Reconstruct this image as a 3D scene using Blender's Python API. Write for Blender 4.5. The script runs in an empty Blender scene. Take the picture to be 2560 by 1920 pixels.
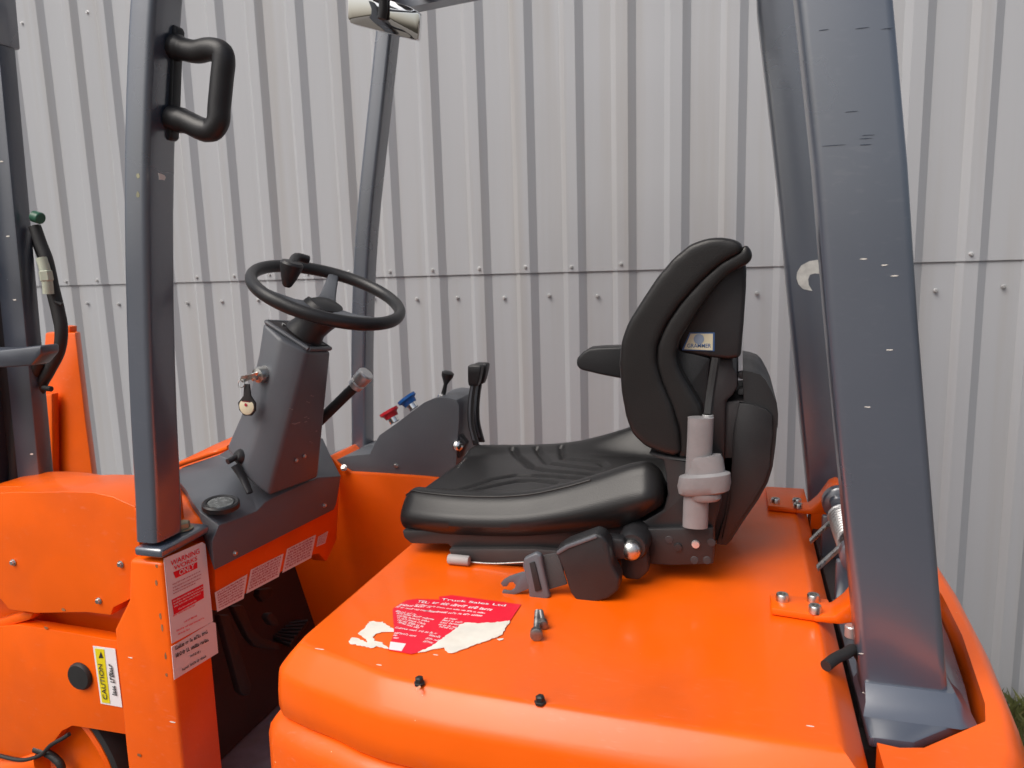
import bpy, bmesh, math, random
from mathutils import Vector, Matrix
from mathutils import noise as mnoise
random.seed(7)
R = math.radians
scene = bpy.context.scene
col = scene.collection

# ------------------------------------------------------------------ camera
cam_d = bpy.data.cameras.new('camera'); cam = bpy.data.objects.new('camera', cam_d); col.objects.link(cam)
cam_d.sensor_width = 36; cam_d.lens = 25.92; cam_d.clip_start = .05; cam_d.clip_end = 500
yaw, pitch, roll = R(17.3), R(9.0), R(1.7)
fh = Vector((-math.sin(yaw), math.cos(yaw), 0)); r0 = Vector((math.cos(yaw), math.sin(yaw), 0))
fw = fh*math.cos(pitch) - Vector((0, 0, 1))*math.sin(pitch); u0 = r0.cross(fw)
rv = r0*math.cos(roll) - u0*math.sin(roll); uv = u0*math.cos(roll) + r0*math.sin(roll)
cam.matrix_world = Matrix(((rv.x, uv.x, -fw.x, 0), (rv.y, uv.y, -fw.y, -1.6), (rv.z, uv.z, -fw.z, 1.58), (0, 0, 0, 1)))
cam_d.dof.use_dof = True; cam_d.dof.focus_distance = 1.35; cam_d.dof.aperture_fstop = 7
scene.camera = cam

# ------------------------------------------------------------------ light
w = bpy.data.worlds.new('World'); scene.world = w; w.use_nodes = True
nt = w.node_tree; nt.nodes.clear()
sky = nt.nodes.new('ShaderNodeTexSky'); sky.sky_type = 'NISHITA'; sky.sun_disc = False
SUN_EL, SUN_AZ = R(52), R(214)
sky.sun_elevation = SUN_EL; sky.sun_rotation = SUN_AZ; sky.air_density = 1.0; sky.dust_density = 6; sky.ozone_density = 1
hs = nt.nodes.new('ShaderNodeHueSaturation'); hs.inputs['Saturation'].default_value = .62
bg = nt.nodes.new('ShaderNodeBackground'); bg.inputs['Strength'].default_value = .088
wo = nt.nodes.new('ShaderNodeOutputWorld')
nt.links.new(sky.outputs[0], hs.inputs['Color']); nt.links.new(hs.outputs[0], bg.inputs[0]); nt.links.new(bg.outputs[0], wo.inputs[0])
sd = bpy.data.lights.new('sun', 'SUN'); sd.energy = 1.5; sd.angle = R(45); sd.color = (1, .96, .9)
sun = bpy.data.objects.new('sun', sd); col.objects.link(sun)
sdir = Vector((math.sin(SUN_AZ)*math.cos(SUN_EL), math.cos(SUN_AZ)*math.cos(SUN_EL), math.sin(SUN_EL)))
sun.rotation_euler = sdir.to_track_quat('Z', 'Y').to_euler()
scene.view_settings.view_transform = 'Standard'; scene.view_settings.look = 'None'
scene.view_settings.exposure = 0.50; scene.view_settings.gamma = 1

# ------------------------------------------------------------------ materials
def mat(name, c, rough=.5, metal=0, var=.08, vscale=6, bump=0, bscale=200, coat=0, dirt=None, dirt_amt=0, dscale=3, chips=None, chip_scale=18, stretch=(1, 1, 1), rvar=.08, spec=.5, ior=1.5, scuff=0):
    m = bpy.data.materials.new(name); m.use_nodes = True
    t = m.node_tree; N = t.nodes; L = t.links; b = N['Principled BSDF']
    tc = N.new('ShaderNodeTexCoord'); mp = N.new('ShaderNodeMapping'); mp.inputs['Scale'].default_value = stretch
    geo = N.new('ShaderNodeNewGeometry'); L.new(geo.outputs['Position'], mp.inputs[0]); P_ = mp.outputs[0]
    def noise(s, d=4):
        n = N.new('ShaderNodeTexNoise'); n.inputs['Scale'].default_value = s; n.inputs['Detail'].default_value = d; L.new(P_, n.inputs['Vector']); return n
    def ramp(src, lo, hi, a=0, bb=1):
        q = N.new('ShaderNodeMapRange'); q.inputs[1].default_value = lo; q.inputs[2].default_value = hi; q.inputs[3].default_value = a; q.inputs[4].default_value = bb; L.new(src, q.inputs[0]); return q.outputs[0]
    n1 = noise(vscale)
    mul = N.new('ShaderNodeMix'); mul.data_type = 'RGBA'; mul.blend_type = 'MIX'
    mul.inputs[6].default_value = (*[v*(1-var) for v in c], 1); mul.inputs[7].default_value = (*[min(1, v*(1+var)) for v in c], 1)
    L.new(ramp(n1.outputs[0], .3, .7), mul.inputs[0]); cur = mul.outputs[2]
    if dirt:
        n2 = noise(dscale, 8); mx = N.new('ShaderNodeMix'); mx.data_type = 'RGBA'; L.new(cur, mx.inputs[6]); mx.inputs[7].default_value = (*dirt, 1)
        L.new(ramp(n2.outputs[0], .48, .75, 0, dirt_amt), mx.inputs[0]); cur = mx.outputs[2]
    rr = ramp(n1.outputs[0], .3, .7, max(0, rough-rvar), min(1, rough+rvar)); L.new(rr, b.inputs['Roughness'])
    if chips:
        v = N.new('ShaderNodeTexVoronoi'); v.inputs['Scale'].default_value = chip_scale
        nw = noise(chip_scale*5, 3); va = N.new('ShaderNodeVectorMath'); va.operation = 'MULTIPLY_ADD'; L.new(nw.outputs['Color'], va.inputs[0]); va.inputs[1].default_value = (.10/chip_scale,)*3; L.new(P_, va.inputs[2]); L.new(va.outputs[0], v.inputs['Vector'])
        n3 = noise(2.3, 2)
        th = ramp(n3.outputs[0], .54, .74, 0, .085)
        lt = N.new('ShaderNodeMath'); lt.operation = 'LESS_THAN'; L.new(v.outputs['Distance'], lt.inputs[0]); L.new(th, lt.inputs[1])
        mx = N.new('ShaderNodeMix'); mx.data_type = 'RGBA'; L.new(cur, mx.inputs[6]); mx.inputs[7].default_value = (*chips, 1); L.new(lt.outputs[0], mx.inputs[0]); cur = mx.outputs[2]
    if scuff:
        m2 = N.new('ShaderNodeMapping'); m2.inputs['Scale'].default_value = (14, 70, 40); m2.inputs['Rotation'].default_value = (.3, .2, .6); L.new(geo.outputs['Position'], m2.inputs[0])
        n5 = N.new('ShaderNodeTexNoise'); n5.inputs['Scale'].default_value = 3; n5.inputs['Detail'].default_value = 6; L.new(m2.outputs[0], n5.inputs['Vector'])
        n6 = noise(4, 3); mm = N.new('ShaderNodeMath'); mm.operation = 'MULTIPLY'; L.new(ramp(n5.outputs[0], .60, .68), mm.inputs[0]); L.new(ramp(n6.outputs[0], .45, .65, 0, scuff), mm.inputs[1])
        mx = N.new('ShaderNodeMix'); mx.data_type = 'RGBA'; L.new(cur, mx.inputs[6]); mx.inputs[7].default_value = (*[min(1, v*.75+.16) for v in c], 1); L.new(mm.outputs[0], mx.inputs[0]); cur = mx.outputs[2]
    L.new(cur, b.inputs['Base Color'])
    b.inputs['Metallic'].default_value = metal; b.inputs['Specular IOR Level'].default_value = spec
    if coat: b.inputs['Coat Weight'].default_value = coat; b.inputs['Coat Roughness'].default_value = .08
    b.inputs['IOR'].default_value = ior
    if bump:
        n4 = noise(bscale, 3); bp = N.new('ShaderNodeBump'); bp.inputs['Strength'].default_value = bump; bp.inputs['Distance'].default_value = .001
        L.new(n4.outputs[0], bp.inputs['Height']); L.new(bp.outputs[0], b.inputs['Normal'])
    return m
ORANGE = mat('orange_paint', (.90, .122, .0018), .36, var=.05, scuff=.14, spec=.35, coat=.15, bump=.12, bscale=60, dirt=(.56, .085, .016), dirt_amt=.5, dscale=4, chips=(.85, .45, .25), chip_scale=30, stretch=(1, 1, 1))
GUARD = mat('grey_blue_paint', (.057, .072, .103), .29, var=.07, vscale=3, spec=1.0, ior=1.85, coat=.4, rvar=.04, bump=.06, bscale=150, scuff=.12)
MAST = mat('mast_paint', (.030, .040, .062), .36, spec=1.0, ior=1.7, var=.15, bump=.2, dirt=(.09, .09, .1), dirt_amt=.4, chips=(.5, .5, .5), chip_scale=26)
PLASTIC = mat('grey_plastic', (.092, .100, .116), .46, spec=.7, var=.08, bump=.35, bscale=420, dirt=(.12, .125, .135), dirt_amt=.35, dscale=7)
BLACKP = mat('black_plastic', (.018, .018, .02), .42, var=.12, bump=.3, bscale=380, dirt=(.05, .05, .05), dirt_amt=.4)
RUBBER = mat('black_rubber', (.016, .016, .017), .6, var=.1, bump=.2)
VINYL = mat('black_vinyl', (.014, .0135, .014), .34, var=.06, bump=.3, bscale=420, dirt=(.022, .021, .021), dirt_amt=.3, dscale=6, rvar=.03, spec=.38)
VINYL_M = mat('matt_vinyl', (.030, .029, .030), .5, var=.1, bump=.5, bscale=300, dirt=(.05, .047, .045), dirt_amt=.5, dscale=9)
STEEL = mat('steel', (.62, .62, .60), .3, metal=1, var=.12, vscale=60, bump=.2)
CHROME = mat('chrome', (.85, .85, .85), .07, metal=1, var=.02, rvar=.02)
MIRROR = mat('mirror_glass', (.78, .80, .80), .03, metal=1, var=.01, rvar=.01)
ZINC = mat('zinc_screw', (.62, .62, .62), .38, metal=.7, var=.1)
OLIVE = mat('passivated_bolt', (.33, .32, .22), .42, metal=.6, var=.15, vscale=40)
SLEEVE = mat('grey_sleeve', (.22, .214, .222), .5, var=.08, vscale=25, bump=.4, bscale=160, dirt=(.16, .15, .15), dirt_amt=.6, dscale=20)
DARKIN = mat('dark_steel', (.030, .027, .030), .6, var=.2, bump=.3, dirt=(.06, .05, .045), dirt_amt=.6)
FLOOR_M = mat('floor_mat', (.17, .18, .22), .75, var=.15, vscale=30, bump=.6, bscale=150, dirt=(.16, .15, .14), dirt_amt=.5, dscale=12)
WHITE = mat('white_vinyl_label', (.80, .77, .78), .4, var=.03)
WORN_W = mat('worn_white_label', (.80, .76, .68), .5, var=.08, vscale=30, dirt=(.62, .56, .47), dirt_amt=.5, dscale=22)
REDINK = mat('red_ink', (.80, .008, .035), .35, var=.05)
PINKINK = mat('red_print', (.38, .02, .045), .5)
BLACKINK = mat('black_ink', (.03, .03, .035), .5)
YELLOW = mat('yellow_ink', (.75, .62, .01), .45, var=.05)
CREAM = mat('cream_label', (.62, .58, .42), .45, var=.05)
BLUEINK = mat('blue_ink', (.05, .12, .30), .45)
REDCAP = mat('red_knob', (.62, .02, .035), .35)
BLUECAP = mat('blue_knob', (.015, .12, .42), .35)
GREENCAP = mat('green_cap', (.02, .10, .06), .4)
PALE = mat('pale_connector', (.45, .48, .38), .5, var=.15)
SHEET = mat('light_grey_cladding', (.405, .417, .440), .5, var=.03, vscale=1.2, dirt=(.345, .325, .305), dirt_amt=.5, dscale=2.2, stretch=(7, 1, .22), rvar=.05, spec=.4)
CHIPM = mat('bare_metal_chip', (.72, .68, .62), .5)
GRIME = mat('brown_grime', (.28, .12, .05), .7, var=.3, vscale=60)

# ------------------------------------------------------------------ helpers
WPOS = {}
def link(o, parent=None, at=(0, 0, 0)):
    col.objects.link(o); at = Vector(at)
    WPOS[o.name] = at
    if parent: o.parent = parent; o.location = at - WPOS[parent.name]
    else: o.location = at
    return o
def empty(name, at, **k):
    o = bpy.data.objects.new(name, None); link(o, None, at); o.empty_display_size = .1
    for a, b in k.items(): o[a] = b
    return o
def done(name, bm, m, parent=None, bevel=0, seg=3, ang=32, smooth=True, norm=True, sub=0, **k):
    if norm: bmesh.ops.recalc_face_normals(bm, faces=bm.faces)
    big = [f for f in bm.faces if len(f.verts) > 12]
    if big: bmesh.ops.triangulate(bm, faces=big, ngon_method='EAR_CLIP')
    if bevel:
        es = [e for e in bm.edges if len(e.link_faces) == 2 and e.calc_face_angle(0) > R(ang)]
        bmesh.ops.bevel(bm, geom=es, offset=bevel, offset_type='OFFSET', segments=seg, profile=.5, affect='EDGES', clamp_overlap=True)
    c = Vector((0, 0, 0))
    for v in bm.verts: c += v.co
    c /= max(1, len(bm.verts))
    for v in bm.verts: v.co -= c
    if smooth:
        for f in bm.faces: f.smooth = True
        for e in bm.edges:
            if len(e.link_faces) == 2 and e.calc_face_angle(0) > R(38): e.smooth = False
    me = bpy.data.meshes.new(name); bm.to_mesh(me); bm.free()
    mats = m if isinstance(m, (list, tuple)) else [m]
    for q in mats: me.materials.append(q)
    o = bpy.data.objects.new(name, me); link(o, parent, c)
    if sub:
        s = o.modifiers.new('sub', 'SUBSURF'); s.levels = sub; s.render_levels = sub
    for a, b in k.items(): o[a] = b
    return o
def prism_bm(pts, vec, bm=None):
    bm = bm or bmesh.new(); vec = Vector(vec)
    a = [bm.verts.new(p) for p in pts]; b = [bm.verts.new(Vector(p)+vec) for p in pts]
    n = len(pts); bm.faces.new(a); bm.faces.new(b[::-1])
    for i in range(n): bm.faces.new((a[i], b[i], b[(i+1) % n], a[(i+1) % n]))
    return bm
def prism(name, pts, vec, m, parent, bevel=.003, seg=2, **k):
    return done(name, prism_bm(pts, vec), m, parent, bevel, seg, **k)
def box_bm(x0, x1, y0, y1, z0, z1, bm=None):
    return prism_bm([(x0, y0, z0), (x1, y0, z0), (x1, y1, z0), (x0, y1, z0)], (0, 0, z1-z0), bm)
def box(name, x0, x1, y0, y1, z0, z1, m, parent, bevel=.004, **k):
    return done(name, box_bm(x0, x1, y0, y1, z0, z1), m, parent, bevel, 2, **k)
def loft(rings, cap=True, bm=None, closed=True):
    bm = bm or bmesh.new(); vs = [[bm.verts.new(p) for p in r] for r in rings]; n = len(rings[0])
    for i in range(len(vs)-1):
        for j in range(n if closed else n-1):
            q = (j+1) % n; bm.faces.new((vs[i][j], vs[i][q], vs[i+1][q], vs[i+1][j]))
    if cap: bm.faces.new(vs[0][::-1]); bm.faces.new(vs[-1])
    return bm
def spline(pts, n=8):
    pts = [Vector(p) for p in pts]
    if len(pts) < 3: return pts
    P_ = [pts[0]*2-pts[1]] + pts + [pts[-1]*2-pts[-2]]; out = []
    for i in range(1, len(P_)-2):
        a, b, c, d = P_[i-1:i+3]
        for j in range(n):
            t = j/n; out.append(.5*((2*b)+(c-a)*t+(2*a-5*b+4*c-d)*t*t+(3*b-a-3*c+d)*t**3))
    out.append(pts[-1]); return out
def frame(t, up=Vector((0, 0, 1))):
    t = t.normalized(); s = t.cross(up)
    if s.length < .05: s = t.cross(Vector((0, 1, 0)))
    s.normalize(); return s, s.cross(t).normalized()
def tube_bm(pts, r, seg=14, closed=False, sm=8, bm=None, fl=1.0):
    pts = spline(pts, sm) if sm else [Vector(p) for p in pts]
    rings = []; n = len(pts); ps = None
    for i, p in enumerate(pts):
        t = pts[min(i+1, n-1)]-pts[max(i-1, 0)]
        if ps is None: s, u = frame(t)
        else:
            tt = t.normalized(); s = (ps - tt*ps.dot(tt)).normalized(); u = s.cross(tt)
        ps = s
        rr = r if not isinstance(r, (list, tuple)) else r[0]+(r[-1]-r[0])*i/(n-1) if len(r) == 2 else r[min(len(r)-1, int(i/(n-1)*(len(r)-1)+.5))]
        rings.append([p + s*rr*math.cos(a)*fl + u*rr*math.sin(a) for a in [2*math.pi*k/seg for k in range(seg)]])
    return loft(rings, True, bm)
def tube(name, pts, r, m, parent, **k):
    kk = {q: k.pop(q) for q in ('seg', 'sm', 'fl') if q in k}
    return done(name, tube_bm(pts, r, **kk), m, parent, **k)
def lathe_bm(base, axis, prof, seg=24, bm=None):
    base = Vector(base); axis = Vector(axis).normalized(); s, u = frame(axis)
    rings = [[base+axis*h+(s*math.cos(a)+u*math.sin(a))*max(r, 1e-5) for a in [2*math.pi*k/seg for k in range(seg)]] for h, r in prof]
    return loft(rings, True, bm)
def lathe(name, base, axis, prof, m, parent, seg=24, **k):
    return done(name, lathe_bm(base, axis, prof, seg), m, parent, **k)
def inset(poly, d, limit=False):           # poly: list of 2-D points
    n = len(poly); A = sum(poly[i][0]*poly[(i+1) % n][1]-poly[(i+1) % n][0]*poly[i][1] for i in range(n)); sg = 1 if A > 0 else -1
    out = []
    lim = [9]*n
    if limit:
        for i in range(n):
            for j in range(n):
                g = min(abs(i-j), n-abs(i-j))
                if g > 4:
                    d2 = math.dist(poly[i], poly[j]); along = g*.5*(math.dist(poly[i], poly[(i+1) % n])+math.dist(poly[j], poly[(j+1) % n]))
                    if d2 < along*.6: lim[i] = min(lim[i], d2*.27)
    for i in range(n):
        a, b, c = Vector(poly[i-1]), Vector(poly[i]), Vector(poly[(i+1) % n])
        n1 = Vector((-(b-a).y, (b-a).x)).normalized()*sg; n2 = Vector((-(c-b).y, (c-b).x)).normalized()*sg
        m_ = (n1+n2)
        if m_.length < .2: m_ = n1.copy()
        m_.normalize(); k = 1/max(.55, m_.dot(n1)); q = b+m_*min(d*k, lim[i]); out.append((q.x, q.y))
    return out
def smooth_poly(poly, n=3):   # closed Catmull-Rom through 2-D points
    P3 = [Vector((p[0], p[1], 0)) for p in poly]; N_ = len(P3); out = []
    for i in range(N_):
        a, b, c, d = P3[i-1], P3[i], P3[(i+1) % N_], P3[(i+2) % N_]
        for j in range(n):
            t = j/n; v = .5*((2*b)+(c-a)*t+(2*a-5*b+4*c-d)*t*t+(3*b-a-3*c+d)*t**3); out.append((v.x, v.y))
    return out
def pillow(name, prof, ys, m, parent, sm=3, **k):   # prof: points with x,z ; ys: (y, inset)
    p2 = [(p[0], p[2]) for p in prof]
    if sm: p2 = smooth_poly(p2, sm)
    rings = []
    for y, d in ys:
        q = inset(p2, d, True) if d else p2
        rings.append([(a, y, b) for a, b in q])
    return done(name, loft(rings), m, parent, **k)
def soft(name, prof, y0, y1, m, parent, it=30, vox=.004, **k):
    o = done(name, prism_bm([(p[0], y0, p[2]) for p in prof], (0, y1-y0, 0)), m, parent, **k)
    q = o.modifiers.new('remesh', 'REMESH'); q.mode = 'VOXEL'; q.voxel_size = vox; q.use_smooth_shade = True
    q = o.modifiers.new('smooth', 'SMOOTH'); q.factor = .5; q.iterations = it
    return o
def cyl(name, a, b, r, m, parent, r2=None, seg=20, bevel=0, **k):
    a, b = Vector(a), Vector(b); h = (b-a).length; r2 = r if r2 is None else r2; e = min(r, r2, h/2)*.18
    return lathe(name, a, b-a, [(0, r-e), (e, r), (h-e, r2), (h, r2-e)], m, parent, seg, **k)
def socket_bolt_bm(base, axis, r, h, bm=None):
    return lathe_bm(base, axis, [(0, r*1.0), (h*.85, r), (h, r*.88), (h, r*.55), (h*.4, r*.5), (h*.4, .0001)], 18, bm)
def hexbolt_bm(base, axis, r, h, washer=True, bm=None):
    bm = bm or bmesh.new(); base = Vector(base); axis = Vector(axis).normalized()
    if washer: lathe_bm(base, axis, [(0, r*1.35), (h*.18, r*1.35), (h*.2, r*1.25)], 20, bm)
    lathe_bm(base+axis*h*.2, axis, [(0, r), (h*.65, r), (h*.8, r*.85)], 6, bm); return bm
def scr(name, p, axis, r, h, m, parent, **k): return done(name, hexbolt_bm(p, axis, r, h), m, parent, **k)
def strip_bm(a, b, wvec, n, bm):     # a run of small uneven glyph-like bars from a to b, height vector wvec
    a, b, wvec = Vector(a), Vector(b), Vector(wvec); L_ = (b-a).length; H = wvec.length; x = 0; d = (b-a).normalized()
    while x < L_:
        wl = random.randint(2, 8)
        for _ in range(wl):
            gw = H*random.uniform(.38, .62)
            if x+gw > L_: break
            h0 = random.choice((0, 0, 0, .0)); h1 = random.choice((.7, 1, .72, 1, .75)); k = random.random()
            def quad(u0_, u1_, v0_, v1_):
                p = a+d*(x+gw*u0_); q = a+d*(x+gw*u1_)
                vs = [bm.verts.new(p+wvec*v0_), bm.verts.new(q+wvec*v0_), bm.verts.new(q+wvec*v1_), bm.verts.new(p+wvec*v1_)]; bm.faces.new(vs)
            quad(0, .34, h0, h1)
            if k < .5: quad(.34, .8, h1-.26, h1)
            if k > .25: quad(.34, .8, 0, .26)
            if .3 < k < .8: quad(.62, .9, .2, h1*.8)
            x += gw
        x += H*.45
    return bm
def text(name, s, org, xd, yd, h, m, parent, off=.0008, width=None):
    cu = bpy.data.curves.new(name, 'FONT'); cu.body = s; cu.size = 1; cu.offset = .012
    to = bpy.data.objects.new('tmp_text', cu); me = bpy.data.meshes.new_from_object(to); bpy.data.objects.remove(to); bpy.data.curves.remove(cu)
    xs = [v.co.x for v in me.vertices]; ys = [v.co.y for v in me.vertices]
    xd = Vector(xd).normalized(); yd = Vector(yd); yd = (yd - xd*yd.dot(xd)).normalized(); n = xd.cross(yd)
    sy = h/(max(ys)-min(ys)); sx = sy if width is None else width/(max(xs)-min(xs)); org = Vector(org)
    for v in me.vertices: v.co = xd*(v.co.x-min(xs))*sx + yd*(v.co.y-min(ys))*sy + n*off
    me.name = name; me.materials.append(m); o = bpy.data.objects.new(name, me); link(o, parent, org); return o
def flat(name, pts, m, parent, n, th=.0005, **k):   # thin printed film standing th proud along n
    return done(name, prism_bm([Vector(p)+Vector(n)*.0002 for p in pts], Vector(n)*th), m, parent, smooth=False, **k)

# ------------------------------------------------------------------ ground
def ground():
    bm = bmesh.new()
    xs = [-60, -20, -8, -4] + [-3.4+.12*i for i in range(48)] + [3, 6, 20, 60]; ys = [-60, -20, -8, -3] + [-1.5+.12*i for i in range(28)] + [3, 8, 20, 60]
    g = [[bm.verts.new((x, y, .012*mnoise.noise(Vector((x*3, y*3, 0))) if abs(x) < 4 and abs(y) < 3 else 0)) for x in xs] for y in ys]
    for j in range(len(ys)-1):
        for i in range(len(xs)-1): bm.faces.new((g[j][i], g[j][i+1], g[j+1][i+1], g[j+1][i]))
    m = mat('gravel_soil', (.085, .07, .058), .9, var=.35, vscale=60, bump=1, bscale=90, dirt=(.14, .125, .105), dirt_amt=.7, dscale=35)
    o = done('ground', bm, m, kind='structure', label='brown gravelly ground under and around the forklift')
ground()
def grass():
    bm = bmesh.new(); rd = random.Random(3)
    for i in range(5200):
        x = rd.uniform(.55, 2.2); y = rd.uniform(.55, 1.14); z = 0
        if rd.random() < .35: y = rd.uniform(1.0, 1.14)
        h = rd.uniform(.02, .075)*(1.5 if y > 1.05 else 1); a = rd.uniform(0, 6.28); t = rd.uniform(.1, .9)*h; w_ = rd.uniform(.0015, .0035)
        dx, dy = math.cos(a), math.sin(a)
        p = [(x-dy*w_, y+dx*w_, -.01), (x+dy*w_, y-dx*w_, -.01), (x+dx*t*.4+dy*w_*.7, y+dy*t*.4-dx*w_*.7, h*.6), (x+dx*t, min(1.14, y+dy*t), h)]
        v = [bm.verts.new(q) for q in p]; bm.faces.new((v[0], v[1], v[2])); bm.faces.new((v[0], v[2], v[3]))
    m = mat('grass_blades', (.10, .115, .035), .6, var=.5, vscale=9, dirt=(.22, .19, .08), dirt_amt=.8, dscale=30)
    done('grass', bm, m, norm=False, smooth=False, kind='stuff', label='short green and straw coloured grass along the foot of the cladding wall', category='grass')
grass()

# ------------------------------------------------------------------ corrugated wall
wall = empty('corrugated_wall', (0, 1.2, 0), label='light grey corrugated metal cladding wall with screw rows behind the orange forklift', category='wall')
PITCH = .19; X0 = -3.044 - PITCH*5
def sheet(name, k0, k1, z0, z1, yoff):
    # outward face towards -Y ; narrow recessed strip every 190 mm and one shallow swage in each pan
    prof = []
    for k in range(k0, k1):
        x = X0+k*PITCH
        prof += [(x-.077, .0135), (x-.055, -.0055), (x-.014, -.0055), (x+.014, .0135), (x+.055, .0133)]
    prof.append((X0+k1*PITCH-.0768, .0135))
    bm = bmesh.new(); n = 14; rows = []
    for i in range(n+1):
        z = z0+(z1-z0)*i/n
        rows.append([bm.verts.new((x, 1.18+yoff+y+.0016*mnoise.noise(Vector((x*2.1, z*1.7, 3))), z)) for x, y in prof])
    for i in range(n):
        for j in range(len(prof)-1): bm.faces.new((rows[i][j], rows[i][j+1], rows[i+1][j+1], rows[i+1][j]))
    return done(name, bm, SHEET, wall, norm=False, smooth=False)
for k in range(0, 30, 5):
    sheet('lower_cladding_sheet', k, k+5, -.02, 1.62, .004)
    sheet('upper_cladding_sheet', k, k+5, 1.556, 4.6, -.002)
# dark return lip under the upper sheets
sm_ = None
def wall_screw(x, z, y=1.1735):
    global sm_
    if sm_ is None:
        o = done('cladding_screw', hexbolt_bm((x, y, z), (0, -1, 0), .0056, .008), ZINC, wall); sm_ = (o, x, z, y); return
    o0, x_, z_, y_ = sm_; c = o0.copy(); col.objects.link(c); c.location = o0.location + Vector((x-x_, y-y_, z-z_)); c.rotation_euler = (R(random.uniform(-8, 8)), random.uniform(0, 6), 0)
    c.rotation_euler = (0, 0, 0)
for k in range(2, 29):
    x = X0+k*PITCH
    wall_screw(x-.036+random.uniform(-.006, .006), 1.577+random.uniform(-.004, .004))
    wall_screw(x+.060+random.uniform(-.006, .006), 1.466+random.uniform(-.005, .005), 1.1925)
for k in range(2, 29, 2):
    x = X0+k*PITCH
    wall_screw(x+.066, .12, 1.197); wall_screw(x+.066, 2.75, 1.192)
box('ground_flashing', -4.4, 2.2, 1.215, 1.235, -.02, .1, GUARD, wall)

# ------------------------------------------------------------------ forklift
F = empty('forklift', (-.5, -.05, 0), label='orange forklift truck with black driver seat, grey overhead guard and steering wheel', category='forklift')

# rear body: plan outline of hood, near edge bulges
hood_plan = [(.178, .45), (-.55, .45), (-.69, .44), (-.726, .40), (-.728, -.2), (-.728, -.595), (-.722, -.640), (-.698, -.664), (-.64, -.682), (-.585, -.695), (-.535, -.712), (-.49, -.722), (-.38, -.730), (-.16, -.734), (.05, -.736), (.172, -.734)]
def slab(name, plan, levels, m, parent, **k):
    rings = [[(x, y, z) for x, y in (inset(plan, d) if d else plan)] for z, d in levels]
    bm = loft(rings, False)
    cx = sum(p[0] for p in plan)/len(plan); cy = sum(p[1] for p in plan)/len(plan)
    bm.verts.ensure_lookup_table(); n = len(plan)
    for q in (.5, 0):
        pass
    last = list(bm.verts)[-n:]; mid_ = [bm.verts.new((cx+(v.co.x-cx)*.5, cy+(v.co.y-cy)*.5, v.co.z)) for v in last]; c = bm.verts.new((cx, cy, last[0].co.z))
    for j in range(n):
        q = (j+1) % n; bm.faces.new((last[j], last[q], mid_[q], mid_[j])); bm.faces.new((mid_[j], mid_[q], c))
    return done(name, bm, m, parent, **k)
def densify(poly, n):
    out = []
    for i in range(len(poly)):
        a, b = poly[i], poly[(i+1) % len(poly)]
        L_ = math.dist(a, b); k = max(1, int(L_/n))
        for j in range(k): out.append((a[0]+(b[0]-a[0])*j/k, a[1]+(b[1]-a[1])*j/k))
    return out
hp = densify(hood_plan, .05)
hood = slab('hood', hp, [(.868, .014), (.868, .003), (.873, 0), (.90, .001), (.930, .004), (.938, .006), (.944, .0095), (.950, .014), (.962, .0235), (.972, .0325), (.9765, .037), (.979, .041), (.980, .046), (.980, .050)], ORANGE, F)
body_plan = [(x-.007 if x < -.5 else x, y-.006 if y < 0 else y) for x, y in hood_plan]
bp_ = densify(body_plan, .06)
slab('rear_body', bp_, [(.30, .02), (.35, 0), (.70, -.012), (.825, -.010), (.842, -.006), (.855, .003), (.862, .014), (.8655, .03), (.8655, .033)], ORANGE, F)

# counterweight with the pocket the guard leg stands in
def counterweight():
    O = [(.182, -.724), (.25, -.712), (.315, -.672), (.348, -.60), (.368, -.50), (.388, -.30), (.398, -.10), (.398, .16), (.37, .32), (.32, .38), (.182, .40)]
    I = [(.182, -.622), (.208, -.626), (.238, -.618), (.330, -.536), (.342, -.49), (.365, -.284), (.371, -.136), (.371, .20), (.34, .30), (.182, .34)]
    bm = bmesh.new()
    lv = [(.950, .013), (.950, .010), (.947, .003), (.940, -.004), (.92, -.014), (.86, -.034), (.75, -.052), (.45, -.06)]
    closed = O + I[::-1]
    rings = []
    for z, d in lv:
        Oi = inset(O, d); Oi = [(max(x, .182), y) for x, y in Oi]; Oi[0] = (.182, Oi[0][1]); Oi[-1] = (.182, Oi[-1][1])
        rings.append([bm.verts.new((x, y, z)) for x, y in Oi])
    for a, b in zip(rings, rings[1:]):
        for j in range(len(O)-1): bm.faces.new((a[j], a[j+1], b[j+1], b[j]))
    it = [bm.verts.new((x, y, .950)) for x, y in I]; ib = [bm.verts.new((x, y, .70)) for x, y in I]
    for j in range(len(I)-1): bm.faces.new((it[j], ib[j], ib[j+1], it[j+1]))
    bm.faces.new(ib[::-1])
    bm.faces.new(rings[0] + it[::-1])
    bm.faces.new([r[0] for r in rings] + [ib[0], it[0]])
    done('counterweight', bm, ORANGE, F)
counterweight()
box('chassis', .10, .36, -.5, .34, .45, .86, DARKIN, F)

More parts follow.
